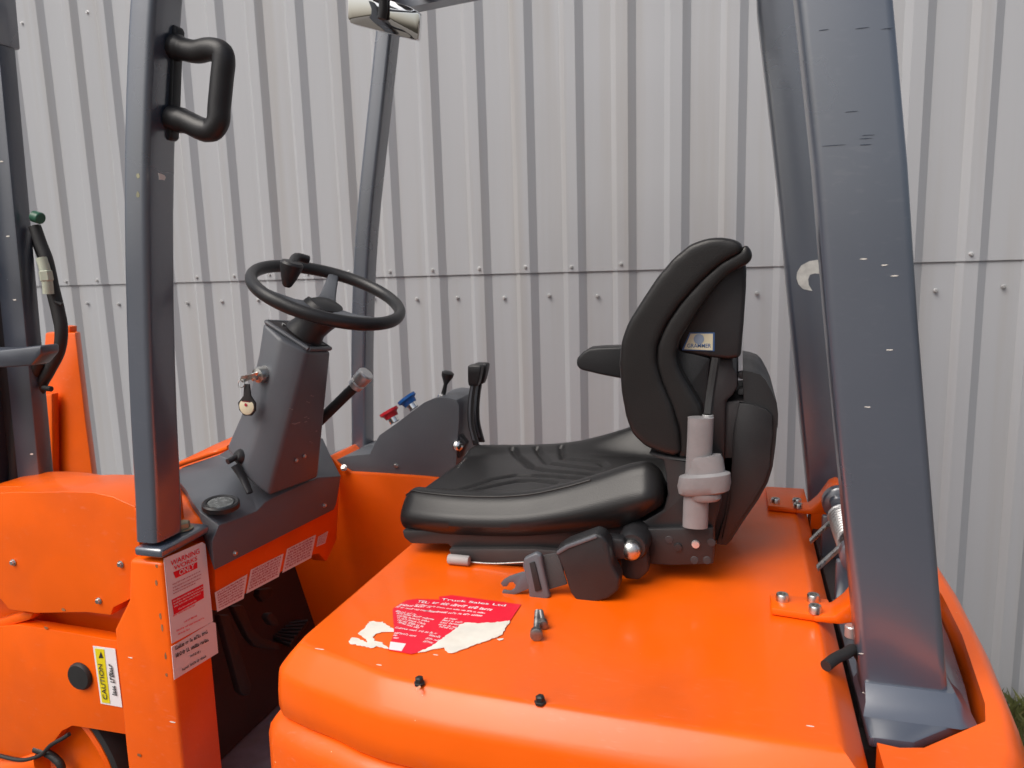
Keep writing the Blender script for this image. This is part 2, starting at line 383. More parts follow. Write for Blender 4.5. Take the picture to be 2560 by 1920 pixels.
# guard legs -------------------------------------------------------------
def leg(name, centers, hx, hy, bev, m=GUARD, parent=F):
    # centers: (x, y, z) list ; rectangular tube hx (along X) x hy (along Y)
    rings = []
    for x, y, z in centers:
        q = []
        for sx, sy in ((-1, -1), (1, -1), (1, 1), (-1, 1)):
            cx, cy = x+sx*(hx-bev), y+sy*(hy-bev)
            a0 = {(-1, -1): 180, (1, -1): 270, (1, 1): 0, (-1, 1): 90}[(sx, sy)]
            for t in range(5): a = R(a0+t*22.5); q.append((cx+bev*math.cos(a), cy+bev*math.sin(a), z))
        rings.append(q)
    return done(name, loft(rings), m, parent)
LA = [(0.068,-0.48,1.921),(0.094,-0.48,1.745),(0.109,-0.48,1.563),(0.149,-0.48,1.233),(0.185,-0.48,0.936)]
RA = [(0.181,-0.48,1.906),(0.203,-0.48,1.737),(0.225,-0.48,1.559),(0.264,-0.48,1.241),(0.303,-0.48,0.929)]
def interp(L_, z):
    L_ = sorted(L_, key=lambda p: p[2])
    for a, b in zip(L_, L_[1:]):
        if z <= b[2] or b is L_[-1]:
            t = (z-a[2])/(b[2]-a[2]); return a[0]+(b[0]-a[0])*t
leg_c = []
for z in (.88, .95, 1.1, 1.3, 1.5, 1.7, 1.9, 2.05, 2.17):
    xl, xr = interp(LA, z), interp(RA, z); leg_c.append(((xl+xr)/2, z))
hw = .058
YD = .035
rl = leg('rear_guard_leg', [(x, -.48+YD, z) for x, z in leg_c], hw, YD, .012)
rl2 = leg('rear_guard_leg', [(x-.004, .415, z) for x, z in leg_c] + [(interp(LA, 2.3)+hw, .415, 2.42)], hw, YD, .012)
# foot plate of near leg
foot = [(.182, -.50), (.182, -.566), (.239, -.563), (.331, -.483), (.344, -.392), (.358, -.249), (.366, -.109), (.182, -.12)]
done('leg_foot_plate', prism_bm([(x, y, .905) for x, y in foot], (0, 0, .016)), GUARD, rl, .004, 2)
lx = interp(LA, .93)
done('weld_fillet', loft([[(lx-.004+dx, -.482-dd, .921) for dx, dd in ((0, .035), (.125, .035), (.15, .02), (.15, -.07), (0, -.07))], [(lx+.002+dx, -.482-dd, .932) for dx, dd in ((0, .014), (.118, .014), (.132, .006), (.132, -.07), (0, -.07))], [(lx+.002+dx, -.482-dd, .955) for dx, dd in ((0, .0015), (.115, .0015), (.119, -.003), (.119, -.07), (0, -.07))]]), GUARD, rl)
# guard roof out of frame
roof = [(-.93, 2.24), (-.6, 2.27), (-.2, 2.27), (.06, 2.24)]
done('roof_side_rail', loft([[(x, y, z+dz) for y, dz in ((-.48, 0), (-.43, 0), (-.43, .06), (-.48, .06))] for x, z in roof]), GUARD, F)
RR = [(-0.887,0.4,2.297),(-0.767,0.4,2.3)]
done('roof_side_rail', loft([[(x, y, z+dz) for y, dz in ((.40, 0), (.45, 0), (.45, .06), (.40, .06))] for x, z in [(-1.0, RR[0][2]-.004), (RR[0][0], RR[0][2]), (-.5, RR[0][2]+.02), (-.2, 2.30), (.06, 2.24)]]), GUARD, F)
for x in [-.84+.085*i for i in range(11)]:
    box('roof_bar', x-.02, x+.02, -.43, .40, 2.325, 2.35, GUARD, F)

# front near leg
FL = [(-1.026,-0.48,2.058),(-1.05,-0.48,1.933),(-1.073,-0.48,1.803),(-1.098,-0.48,1.638),(-1.097,-0.48,1.622),(-1.121,-0.48,1.448),(-1.133,-0.48,1.267),(-1.141,-0.48,1.122),(-1.147,-0.48,1.058)]
FR = [(-0.984,-0.48,2.053),(-1.008,-0.48,1.929),(-1.032,-0.48,1.8),(-1.052,-0.48,1.637),(-1.051,-0.48,1.62),(-1.068,-0.48,1.449),(-1.083,-0.48,1.269),(-1.092,-0.48,1.126),(-1.099,-0.48,1.062)]
zz = [1.06, 1.12, 1.2, 1.3, 1.4, 1.5, 1.6, 1.7, 1.8, 1.9, 2.0, 2.1, 2.24]
FLs = sorted(FL, key=lambda p: p[2]); FRs = sorted(FR, key=lambda p: p[2])
def fit(L_, z):   # smooth polynomial through the measured edge
    return interp(L_, min(max(z, L_[0][2]), L_[-1][2])) if L_[0][2] < z < L_[-1][2] else (interp(L_, z))
cs = []
for z in zz:
    a, b = fit(FLs, z), fit(FRs, z); cs.append([(a+b)/2, (b-a)/2, z])
for _ in range(3):
    cs = [cs[0]] + [[(cs[i-1][0]+2*cs[i][0]+cs[i+1][0])/4, cs[i][1], cs[i][2]] for i in range(1, len(cs)-1)] + [cs[-1]]
fhw = sum(c[1] for c in cs)/len(cs)+.004
fleg = leg('front_guard_leg', [(c[0], -.4415, c[2]) for c in cs], fhw, .0385, .012)
# front far leg
G1 = sorted([(-0.995,0.4,2.249),(-1.046,0.4,1.983),(-1.108,0.4,1.674),(-1.115,0.4,1.591),(-1.143,0.4,1.262),(-1.155,0.4,1.033)], key=lambda p: p[2])
G2 = sorted([(-0.948,0.4,2.236),(-0.989,0.4,2.019),(-1.056,0.4,1.672),(-1.067,0.4,1.59),(-1.101,0.4,1.262),(-1.111,0.4,1.055)], key=lambda p: p[2])
cs2 = []
for z in [.98, 1.05, 1.12, 1.2, 1.3, 1.4, 1.5, 1.6, 1.7, 1.8, 1.9, 2.0, 2.1, 2.2, 2.3]:
    a, b = interp(G1, z), interp(G2, z); cs2.append([(a+b)/2, (b-a)/2, z])
for _ in range(3):
    cs2 = [cs2[0]] + [[(cs2[i-1][0]+2*cs2[i][0]+cs2[i+1][0])/4, cs2[i][1], cs2[i][2]] for i in range(1, len(cs2)-1)] + [cs2[-1]]
h2 = sum(c[1] for c in cs2)/len(cs2)+.002
fleg2 = leg('front_guard_leg', [(c[0], .432, c[2]) for c in cs2], h2, .032, .010)
box('roof_front_bar', cs[-1][0]-.02, cs[-1][0]+.04, -.44, .42, 2.33, 2.37, GUARD, F)

# paint chips on guard legs
def chip(p, s, n, parent=F, m=CHIPM, tw=0):
    p = Vector(p); n = Vector(n)
    a = Vector((1, 0, 0)) if abs(n.x) < .5 else Vector((0, 1, 0)); b = n.cross(a)
    pts = [p+a*s[0]*math.cos(t+tw)*random.uniform(.7, 1.2)+b*s[1]*math.sin(t+tw)*random.uniform(.6, 1.2) for t in [k*math.pi/4 for k in range(8)]]
    flat('paint_chip', pts, m, parent, n, .0003)
for p in [(0.16,-0.48,1.577),(0.186,-0.48,1.568),(0.2,-0.48,1.553),(0.198,-0.48,1.452),(0.174,-0.48,1.371),(0.189,-0.48,0.937),(0.181,-0.48,0.999)]: chip(p, (.0048, .0009), (0, -1, 0), rl)
SCR = mat('scratched_grey_paint', (.032, .043, .066), .5)
for i_, p in enumerate([(0.146,-0.48,1.876),(0.178,-0.48,1.872),(0.099,-0.48,1.879),(0.119,-0.48,1.73),(0.156,-0.48,1.728),(0.159,-0.48,1.74),(0.138,-0.48,1.772),(0.156,-0.48,1.736)]): chip(p, ((.016 if i_ in (3,) else .008), .0006), (0, -1, 0), rl, SCR)
for p in [(-1.003,-0.481,1.758)]: chip((p[0]-.002+.012, p[1], p[2]), (.010, .007), (1, 0, 0), fleg)
for p in [(-1.045,-0.48,1.763),(-1.05,-0.48,1.73)]: chip(p, (.004, .006), (0, -1, 0), fleg, OLIVE)

# crescent shaped worn sticker on the inner face of far leg
flat('crescent_sticker', [(0.197,0.38,1.576),(0.18,0.38,1.576),(0.161,0.38,1.573),(0.143,0.38,1.563),(0.134,0.38,1.547),(0.133,0.38,1.532),(0.138,0.38,1.517),(0.149,0.38,1.505),(0.171,0.38,1.5),(0.162,0.38,1.515),(0.16,0.38,1.529),(0.164,0.38,1.54),(0.175,0.38,1.543),(0.198,0.38,1.539)], mat('worn_pale_film', (.62, .62, .58), .5, var=.15, vscale=50), rl2, (0, -1, 0))

# grab handle on the near front leg
done('grab_handle', tube_bm([(-0.987,-0.425,1.992),(-0.97,-0.425,1.986),(-0.941,-0.425,1.978),(-0.917,-0.425,1.979),(-0.9,-0.425,1.977),(-0.886,-0.425,1.97),(-0.884,-0.425,1.955),(-0.89,-0.425,1.93),(-0.896,-0.425,1.904),(-0.902,-0.425,1.878),(-0.907,-0.425,1.855),(-0.923,-0.425,1.841),(-0.946,-0.425,1.846),(-0.975,-0.425,1.86),(-1.008,-0.425,1.87)], [.023, .020, .020, .020, .020, .020, .020, .021, .023], 16, sm=4), BLACKP, F, label='black moulded grab handle')
gh0 = bpy.data.objects['grab_handle']
done('handle_base', prism_bm([(-0.986,-0.43,2.03),(-0.976,-0.43,2.025),(-0.974,-0.43,2.018),(-0.976,-0.43,2.006),(-0.986,-0.43,1.965),(-0.997,-0.43,1.899),(-1.005,-0.43,1.854),(-1.009,-0.43,1.835),(-1.016,-0.43,1.83),(-1.021,-0.43,1.832)], (0, .022, 0)), BLACKP, gh0, .004, 2)

# front post, cap, decals ------------------------------------------------
XP = -1.085
prism('front_post', [(-1.245, -.478, .28), (XP-.008, -.478, .28), (XP-.004, -.478, 1.02), (-1.17, -.478, 1.02), (-1.185, -.478, .93), (-1.232, -.478, .86), (-1.240, -.478, .6)], (0, .115, 0), ORANGE, F, .008, 3)
capn = [(-1.148,-0.485,1.059),(-1.079,-0.485,1.053),(-1.081,-0.485,1.032),(-1.146,-0.485,1.031)]
zc0 = capn[2][2]-.004; zc1 = capn[0][2]-.006
prism('leg_base_block', [(capn[0][0], -.486, zc0+.004), (-1.080, -.486, zc0+.004), (-1.080, -.345, zc0+.008), (capn[0][0], -.345, zc0+.008)], (0, 0, zc1-zc0-.006), GUARD, fleg, .006, 3)
done('base_bolt', hexbolt_bm((-1.115, -.385, zc1+.002), (0, 0, 1), .016, .016), OLIVE, fleg)
n_ = (1, 0, 0)
post = bpy.data.objects['front_post']
A_ = [(-1.089,-0.473,1.027),(-1.089,-0.363,1.02),(-1.089,-0.354,1.012),(-1.089,-0.354,0.835),(-1.089,-0.476,0.847)]
B_ = [(-1.089,-0.478,0.841),(-1.089,-0.357,0.835),(-1.089,-0.347,0.828),(-1.089,-0.348,0.758),(-1.089,-0.48,0.77)]
lab1 = flat('warning_label', A_, WHITE, post, n_, .0006, label='tall white label with red blocks of print')
lab2 = flat('service_label', B_, WHITE, post, n_, .0009, label='white label with black print')
T1 = [[(-1.088,-0.459,1.014),(-1.088,-0.375,1.01),(-1.088,-0.375,1.0),(-1.088,-0.458,1.005)],[(-1.088,-0.453,1.001),(-1.088,-0.381,0.995),(-1.088,-0.384,0.988),(-1.088,-0.451,0.993)],[(-1.088,-0.453,0.99),(-1.088,-0.384,0.984),(-1.088,-0.385,0.971),(-1.088,-0.448,0.975)],[(-1.088,-0.465,0.936),(-1.088,-0.373,0.93),(-1.088,-0.375,0.899),(-1.088,-0.463,0.903)]]
flat('red_block', T1[2], REDINK, lab1, n_, .0004); flat('red_block', T1[3], REDINK, lab1, n_, .0004)
def ud(p, q): return (Vector(q)-Vector(p))
text('lettering', 'WARNING', T1[0][3], ud(T1[0][3], T1[0][2]), (0, 0, 1), .011, REDINK, lab1, .0012, ud(T1[0][3], T1[0][2]).length)
text('lettering', 'WORKS', T1[1][3], ud(T1[1][3], T1[1][2]), (0, 0, 1), .009, REDINK, lab1, .0012, ud(T1[1][3], T1[1][2]).length)
p_ = Vector(T1[2][3]); q_ = Vector(T1[2][2]); text('lettering', 'ONLY', p_+(q_-p_)*.15+Vector((.001, 0, .003)), q_-p_, (0, 0, 1), .011, WHITE, lab1, .0009, (q_-p_).length*.7)
def rows(rowlist, hgt, m, parent, off):
    bm = bmesh.new()
    for a, b in rowlist: strip_bm(Vector(a)+Vector(off), Vector(b)+Vector(off), hgt, 0, bm)
    return done('lettering', bm, m, parent, norm=False, smooth=False, kind='stuff')
rows([[(-1.087,-0.459,0.965),(-1.087,-0.378,0.96)],[(-1.087,-0.459,0.958),(-1.087,-0.377,0.953)],[(-1.087,-0.46,0.952),(-1.087,-0.377,0.945)],[(-1.087,-0.46,0.946),(-1.087,-0.396,0.941)]], (0, 0, .0028), PINKINK, lab1, (.0006, 0, 0))
rows([[(-1.086,-0.464,0.931),(-1.086,-0.375,0.924)],[(-1.086,-0.463,0.925),(-1.086,-0.375,0.918)],[(-1.086,-0.463,0.919),(-1.086,-0.385,0.913)],[(-1.086,-0.452,0.909),(-1.086,-0.399,0.904)]], (0, 0, .003), WHITE, lab1, (.0008, 0, 0))
rows([[(-1.087,-0.439,0.874),(-1.087,-0.401,0.87)],[(-1.087,-0.462,0.866),(-1.087,-0.379,0.855)],[(-1.087,-0.459,0.857),(-1.087,-0.424,0.852)],[(-1.087,-0.467,0.901),(-1.087,-0.402,0.895)]], (0, 0, .0036), REDINK, lab1, (.0006, 0, 0))
RR2 = [[(-1.087,-0.47,0.83),(-1.087,-0.37,0.818)],[(-1.087,-0.471,0.814),(-1.087,-0.367,0.799)],[(-1.087,-0.432,0.793),(-1.087,-0.401,0.788)],[(-1.087,-0.458,0.777),(-1.087,-0.382,0.769)]]
rows(RR2[:2], (0, 0, .0085), BLACKINK, lab2, (.0009, 0, 0)); rows(RR2[2:], (0, 0, .0055), BLACKINK, lab2, (.0009, 0, 0))

# fender, wheel panel ------------------------------------------------------
fz = [(-1.52,-0.46,1.131),(-1.462,-0.46,1.137),(-1.405,-0.46,1.14),(-1.337,-0.46,1.146),(-1.263,-0.46,1.149),(-1.213,-0.46,1.143),(-1.162,-0.46,1.127),(-1.179,-0.46,1.014),(-1.214,-0.46,0.967),(-1.239,-0.46,0.944),(-1.246,-0.46,0.899),(-1.255,-0.46,0.881),(-1.321,-0.46,0.88),(-1.466,-0.46,0.861),(-1.542,-0.46,0.861),(-1.565,-0.46,0.884)]
fz = [(fz[0][0]-.25, -.46, fz[0][2]-.10)] + fz[:6] + [(-1.158, -.46, fz[5][2]-.018), (-1.158, -.46, fz[9][2]), fz[10]] + fz[11:] + [(fz[-1][0]-.2, -.46, fz[-1][2]+.02)]
prism('front_fender', fz, (0, .13, 0), ORANGE, F, .014, 4)
prism('fender_end', [(-1.16, -.462, fz[6][2]-.02), (-1.10, -.462, fz[6][2]-.024), (-1.10, -.462, fz[7][2]-.02), (-1.16, -.462, fz[7][2]-.02)], (0, .05, 0), ORANGE, F, .002, 2)
# curved mast shroud top behind fender face
bk = [(-1.782,-0.26,1.075),(-1.749,-0.26,1.087),(-1.676,-0.26,1.099),(-1.616,-0.26,1.103),(-1.562,-0.26,1.103),(-1.514,-0.26,1.1),(-1.472,-0.26,1.095),(-1.417,-0.26,1.096),(-1.361,-0.26,1.098)]
prism('fender_top', [(bk[0][0]-.3, -.335, bk[0][2]-.12)] + [(x, -.335, z) for x, y, z in bk if x < -1.34] + [(-1.30, -.335, bk[-1][2]-.004), (-1.30, -.335, 1.0), (bk[0][0]-.3, -.335, 1.0)], (0, .13, 0), ORANGE, F, .01, 3)
wpn = prism('wheel_panel', [(-1.746,-0.445,0.787),(-1.598,-0.445,0.805),(-1.541,-0.445,0.816),(-1.486,-0.445,0.817),(-1.372,-0.445,0.816),(-1.271,-0.445,0.814),(-1.225,-0.445,0.814),(-1.255,-0.445,0.596),(-1.268,-0.445,0.594),(-1.345,-0.445,0.592),(-1.421,-0.445,0.589),(-1.455,-0.445,0.57),(-1.488,-0.445,0.533),(-1.515,-0.445,0.509),(-1.547,-0.445,0.487),(-1.592,-0.445,0.473),(-1.631,-0.445,0.468),(-1.659,-0.445,0.474),(-1.809,-0.445,0.476)], (0, .03, 0), ORANGE, F, .006, 3)
prism('recess_panel', [(-1.776,-0.38,0.824),(-1.282,-0.38,0.864),(-1.297,-0.38,0.752),(-1.804,-0.38,0.684)], (0, .02, 0), ORANGE, F, .002)
prism('tilt_bar', [(-1.757,-0.44,0.765),(-1.602,-0.44,0.819),(-1.528,-0.44,0.846),(-1.498,-0.44,0.846),(-1.513,-0.44,0.829),(-1.576,-0.44,0.807),(-1.763,-0.44,0.737)], (0, .04, 0), ORANGE, F, .006)
cc = (-1.375,-0.446,0.718)
lathe('rubber_plug', cc, (0, -1, 0), [(0, .0315), (.004, .0315), (.009, .028), (.010, .001)], RUBBER, wpn)
yl = flat('caution_label', [(-1.33,-0.446,0.795),(-1.269,-0.446,0.796),(-1.269,-0.446,0.659),(-1.328,-0.446,0.659)], WHITE, wpn, (0, -1, 0), .0006)
flat('yellow_band', [(-1.324,-0.447,0.79),(-1.299,-0.447,0.791),(-1.301,-0.447,0.664),(-1.323,-0.447,0.663)], YELLOW, yl, (0, -1, 0), .0006)
yt = [(-1.305,-0.448,0.673),(-1.308,-0.448,0.777),(-1.278,-0.448,0.686),(-1.281,-0.448,0.76)]
text('lettering', 'CAUTION', yt[0], ud(yt[0], yt[1]), (-1, 0, .1), .012, BLACKINK, yl, .0014, ud(yt[0], yt[1]).length*.8)
flat('warning_triangle', [(-1.316,-0.448,0.769),(-1.303,-0.448,0.771),(-1.308,-0.448,0.785)], BLACKINK, yl, (0, -1, 0), .0004)
rows([(yt[2], yt[3])], (-.012, 0, .001), BLACKINK, yl, (0, -.0008, 0))
for p in [(-1.508,-0.461,0.975),(-1.211,-0.461,0.999),(-1.281,-0.461,0.911)]: scr('fender_screw', p, (0, -1, 0), .0055, .006, STEEL, bpy.data.objects['front_fender'])
for p in [(-1.458,-0.461,0.821),(-1.203,-0.461,0.579),(-1.383,-0.461,0.879)]: chip((p[0], -.4465 if p[0] < -1.4 and p[2] < .9 else -.4790 if p[0] > -1.3 else -.4605, p[2]), (.006, .004), (0, -1, 0), F, GRIME)
for p in [(-1.095,-0.478,1.012),(-1.1,-0.478,0.976),(-1.099,-0.478,0.905),(-1.098,-0.478,0.881),(-1.097,-0.478,0.818),(-1.1,-0.478,0.777)]: chip((p[0]-.008, p[1], p[2]), (.003, random.uniform(.004, .009)), (0, -1, 0), post, GRIME)
for p in [(-1.103,-0.478,0.672),(-1.194,-0.478,0.803)]: chip((p[0]-.003, p[1], p[2]), (.007, .0015), (0, -1, 0), post, CHIPM)
# wheel under panel
wc = Vector((-1.60, -.40, .40))
wh = lathe('front_wheel', wc+Vector((0, .10, 0)), (0, -1, 0), [(0, .2), (.0, .25), (.03, .285), (.09, .288), (.12, .280), (.125, .270), (.09, .266), (.088, .001)], [RUBBER], F, 48)
lathe('wheel_rim', wc+Vector((0, -.0, 0)), (0, -1, 0), [(0, .265), (.024, .265), (.030, .258), (.016, .240), (.010, .15), (.018, .10), (.03, .09), (.034, .05), (.036, .001)], ORANGE, wh, 48)
for k in range(6):
    a = k*math.pi/3; scr('wheel_nut', wc+Vector((.11*math.cos(a), -.008, .11*math.sin(a))), (0, -1, 0), .011, .016, ORANGE, wh)
tube('brake_hose', [(-1.678,-0.452,0.48),(-1.65,-0.452,0.477),(-1.582,-0.452,0.479),(-1.522,-0.452,0.502),(-1.485,-0.452,0.534),(-1.449,-0.452,0.556),(-1.425,-0.452,0.572)], .0045, RUBBER, F)
tube('brake_hose', [(-1.55,-0.44,0.505),(-1.518,-0.44,0.501),(-1.492,-0.44,0.49),(-1.477,-0.44,0.469),(-1.491,-0.44,0.411)], .009, RUBBER, F)
tube('axle_casting', [(-1.688,-0.43,0.422),(-1.61,-0.43,0.445),(-1.534,-0.43,0.475)], .03, ORANGE, F)

# dash beam, cowl, column ------------------------------------------------
db = [(-1.095,-0.33,1.008),(-1.095,-0.325,0.939),(-1.095,-0.332,0.846),(-1.095,0.032,0.83),(-1.095,0.084,0.816),(-1.095,0.12,0.778),(-1.095,0.181,0.819),(-1.095,0.224,0.996),(-1.095,0.099,1.022),(-1.095,-0.122,0.994)]
dash = prism('dash_beam', db, (-.05, 0, 0), ORANGE, F, .006, 2)
for pl in [[(-1.094,-0.334,0.892),(-1.094,-0.221,0.887),(-1.094,-0.242,0.836),(-1.094,-0.332,0.846)],[(-1.094,-0.207,0.892),(-1.094,-0.077,0.881),(-1.094,-0.104,0.831),(-1.094,-0.231,0.843)],[(-1.094,-0.06,0.887),(-1.094,0.073,0.876),(-1.094,0.043,0.822),(-1.094,-0.088,0.834)],[(-1.094,0.085,0.866),(-1.094,0.135,0.864),(-1.094,0.115,0.836),(-1.094,0.072,0.842)]]:
    d_ = flat('load_data_label', pl, WHITE, dash, (1, 0, 0), .0006)
    bm = bmesh.new(); a, b, c, e = [Vector(p) for p in pl]
    for i in range(1, 8):
        t = i/8.; p0 = a+(e-a)*t; p1 = b+(c-b)*t; strip_bm(p0+(p1-p0)*.06+Vector((.0012, 0, 0)), p0+(p1-p0)*.94+Vector((.0012, 0, 0)), (0, 0, (a-e).length*.085), 0, bm)
    done('lettering', bm, PINKINK, d_, norm=False, smooth=False, kind='stuff')

# cowl: outline (world) top surface then rear face
XC = -1.07
ct = [(-1.07,-0.328,1.047),(-1.122,-0.323,1.072),(-1.172,-0.288,1.082),(-1.221,-0.244,1.088),(-1.303,-0.186,1.1),(-1.327,-0.156,1.104),(-1.332,-0.127,1.108),(-1.264,-0.078,1.13),(-1.221,-0.087,1.15),(-1.221,0.005,1.15)]
cr = [(-1.17,0.263,1.098),(-1.12,0.226,1.045),(-1.07,0.183,1.011)]
re_ = [(-1.07,0.067,1.04),(-1.07,-0.127,1.047),(-1.07,-0.165,1.046),(-1.07,-0.199,1.035),(-1.07,-0.277,1.041)]
rb = [(-1.07,-0.355,1.019),(-1.07,-0.356,0.955),(-1.07,0.133,0.928),(-1.07,0.148,0.939),(-1.07,0.183,1.01)]
def cowl():
    bm = bmesh.new()
    V = lambda p: bm.verts.new(p)
    T = [V(p) for p in ct]; RE = [V(p) for p in re_]; CR = [V(p) for p in cr]; B = [V(p) for p in rb[:4]]
    r0_ = CR[2]
    # top surface: fan between outer outline and the rear ridge
    mid = V((-1.17, -.10, 1.112))
    loop = T + [CR[0], CR[1], r0_] + RE
    for i in range(len(loop)): bm.faces.new((loop[i], loop[(i+1) % len(loop)], mid))
    # rear face
    bm.faces.new([RE[4], RE[3], RE[2], RE[1], RE[0], r0_, B[3], B[2], B[1], B[0], T[0]])
    # skirt
    sk = [T[0]]
    low = {}
    for v in T[1:] + CR[:2]: low[v] = bm.verts.new(v.co-Vector((0, 0, .05)))
    ch = T[1:] + CR[:2]
    for a, b in zip(ch, ch[1:]): bm.faces.new((a, b, low[b], low[a]))
    bm.faces.new((T[0], T[1], low[T[1]], B[0])); bm.faces.new((CR[1], r0_, B[3], low[CR[1]]))
    bm.faces.new([B[0]] + [low[v] for v in ch] + [B[3], B[2], B[1]])
    return done('dash_cowl', bm, PLASTIC, F, .007, 3, ang=25)
cw = cowl()
# orange surround under the cowl
su = [(-1.345,-0.161,1.115),(-1.34,-0.132,1.12),(-1.238,-0.071,1.15),(-1.215,-0.035,1.15)]
sl = [(-1.082,-0.313,1.032),(-1.12,-0.305,1.031),(-1.139,-0.328,1.06),(-1.18,-0.314,1.062),(-1.174,-0.341,1.055),(-1.185,-0.353,1.05)]
bm = bmesh.new()
rim = [(x-(.035 if i == 0 else 0), y, z-.012) for i, (x, y, z) in enumerate(ct[:9])]
out = [(-1.11, rim[0][1]-.035, rim[0][2]-.01), (-1.15, -.365, 1.045), (-1.22, -.36, 1.06), (-1.30, -.34, 1.085), (-1.37, -.26, 1.10), (-1.385, -.20, 1.108), (-1.37, -.15, 1.112), (-1.36, .02, 1.128), (-1.34, .08, 1.14)]
a = [bm.verts.new(p) for p in rim]; b = [bm.verts.new(p) for p in out]; c = [bm.verts.new((x, y, .8)) for x, y, z in out]
a2 = [bm.verts.new((p[0]+.012, p[1]+.012, p[2]-.05)) for p in rim]
for i in range(len(a)-1):
    bm.faces.new((a[i], a[i+1], b[i+1], b[i])); bm.faces.new((b[i], b[i+1], c[i+1], c[i])); bm.faces.new((a2[i], a2[i+1], a[i+1], a[i]))
done('front_body', bm, ORANGE, F, .008, 3, ang=30)
tube('body_rim', [(-1.242,-0.259,1.1),(-1.304,-0.198,1.105),(-1.337,-0.154,1.112),(-1.331,-0.131,1.118),(-1.301,-0.1,1.127),(-1.268,-0.072,1.137),(-1.232,-0.074,1.15)], .0065, ORANGE, F)

# column -------------------------------------------------------------------
CN = [Vector(p) for p in [(-0.951,-0.12,1.402),(-0.951,-0.021,1.392),(-1.065,-0.12,1.469),(-1.055,-0.168,1.061),(-1.055,0.044,1.046),(-1.176,-0.15,1.168)]]
def column():
    nt_, ft_, lt_, nb_, fb_, lb_ = CN
    rings = []
    for t in (0, .25, .5, .75, 1.0):
        # slight waist: the near face flares towards the base
        k = t; fl = .0
        n = nt_.lerp(nb_, k); f = ft_.lerp(fb_, k); l = lt_.lerp(lb_, k)
        if 0 < t < 1: l = l + Vector((.018*math.sin(math.pi*t), 0, 0))
        g = l + (f-n)
        mid = n.lerp(l, .5) + Vector((0, -.022, 0)); c1 = n.lerp(l, .2)+Vector((0, -.012, 0))
        c2 = l + Vector((0, .018, 0)) + Vector((-.01, 0, 0))
        rings.append([n, f, f+Vector((-.02, .012, 0)), g+Vector((.02, .012, 0)), g, c2, l, mid, c1])
    return done('steering_column_cover', loft(rings), PLASTIC, F, .011, 4, ang=14)
colm = column()
# black instrument face on top
nt_, ft_, lt_ = CN[0], CN[1], CN[2]
g_ = lt_ + (ft_-nt_); ctr = (nt_+ft_+lt_+g_)/4
tp = [p.lerp(ctr, .14)+Vector((0, 0, .004)) for p in (nt_, ft_, g_, lt_)]
up_ = (ft_-nt_).cross(lt_-nt_).normalized(); up_ = up_ if up_.z > 0 else -up_
prism('instrument_panel', tp, up_*.006, DARKIN, colm, .003)
bm = bmesh.new(); m_ = [p.lerp(ctr, .03) for p in (nt_, ft_, g_, lt_)]
# raised lip of the cover
outl = [nt_, ft_, g_, lt_]
for i in range(4):
    tube_bm([outl[i].lerp(ctr, .05)+up_*.004, outl[(i+1) % 4].lerp(ctr, .05)+up_*.004], .0055, 8, sm=0, bm=bm)
done('cover_lip', bm, PLASTIC, colm, norm=True)
sw = [(-1.047,-0.09,1.447),(-1.034,-0.085,1.463)]
cyl('switch_collar', sw[0], Vector(sw[0])+(Vector(sw[1])-Vector(sw[0]))*.35, .007, CHROME, colm); cyl('toggle_switch', sw[0], sw[1], .0028, STEEL, colm, .0045)
# steering wheel -------------------------------------------------------------
WC = Vector((-0.94,-0.05,1.531))+Vector((.008, 0, 0)); tilt = R(22.5); WN = Vector((math.sin(tilt), -.10, math.cos(tilt))).normalized()
wx = Vector((0, 1, 0)).cross(WN).normalized(); wy = WN.cross(wx)
RW = .174
ring = [WC+(wx*math.cos(t)+wy*math.sin(t))*RW for t in [k*2*math.pi/72 for k in range(72)]]
bm = bmesh.new(); rings = []
for k in range(72):
    t = k*2*math.pi/72; d_ = wx*math.cos(t)+wy*math.sin(t)
    rings.append([WC+d_*(RW+.0135*math.cos(a))+WN*.0155*math.sin(a) for a in [j*2*math.pi/14 for j in range(14)]])
loft(rings+[rings[0]], False, bm); bmesh.ops.remove_doubles(bm, verts=bm.verts, dist=1e-5)
SW = done('steering_wheel', bm, BLACKP, F)
HUB = WC - WN*.038
for ang in (118, 238, 358):
    t = R(ang); d_ = wx*math.cos(t)+wy*math.sin(t); s_ = WN.cross(d_)
    r_ = [(HUB+d_*.03, .026, .008), (HUB+d_*.07+WN*.006, .020, .007), (HUB+d_*.12+WN*.020, .016, .006), (WC+d_*(RW-.008)-WN*.004, .013, .007)]
    done('spoke', loft([[p+s_*a*w1+WN*b*w2 for a, b in ((-1, -1), (1, -1), (1, .6), (.7, 1), (-.7, 1), (-1, .6))] for p, w1, w2 in r_]), PLASTIC, SW, .003, 2)
lathe('hub_cap', HUB-WN*.008, WN, [(0, .038), (.010, .044), (.018, .042), (.025, .030), (.028, .001)], BLACKP, SW, 32)
cb = (ctr + Vector((.012, .0, .0)))
ax = (HUB-cb)
lathe('column_neck', cb, ax, [(0, .046), (.008, .047), (ax.length*.35, .040), (ax.length*.6, .044), (ax.length*.85, .050), (ax.length, .046)], BLACKP, SW, 32)
k0, k1 = [Vector(p) for p in [(-1.009,-0.1,1.55),(-0.988,-0.1,1.609)]]
ln = (k1-k0).length
lathe('spinner_knob', k0, k1-k0, [(0, .007), (.004, .011), (ln*.35, .018), (ln*.7, .0245), (ln*.88, .0265), (ln*.97, .023), (ln, .010), (ln, .001)], BLACKP, SW, 28)
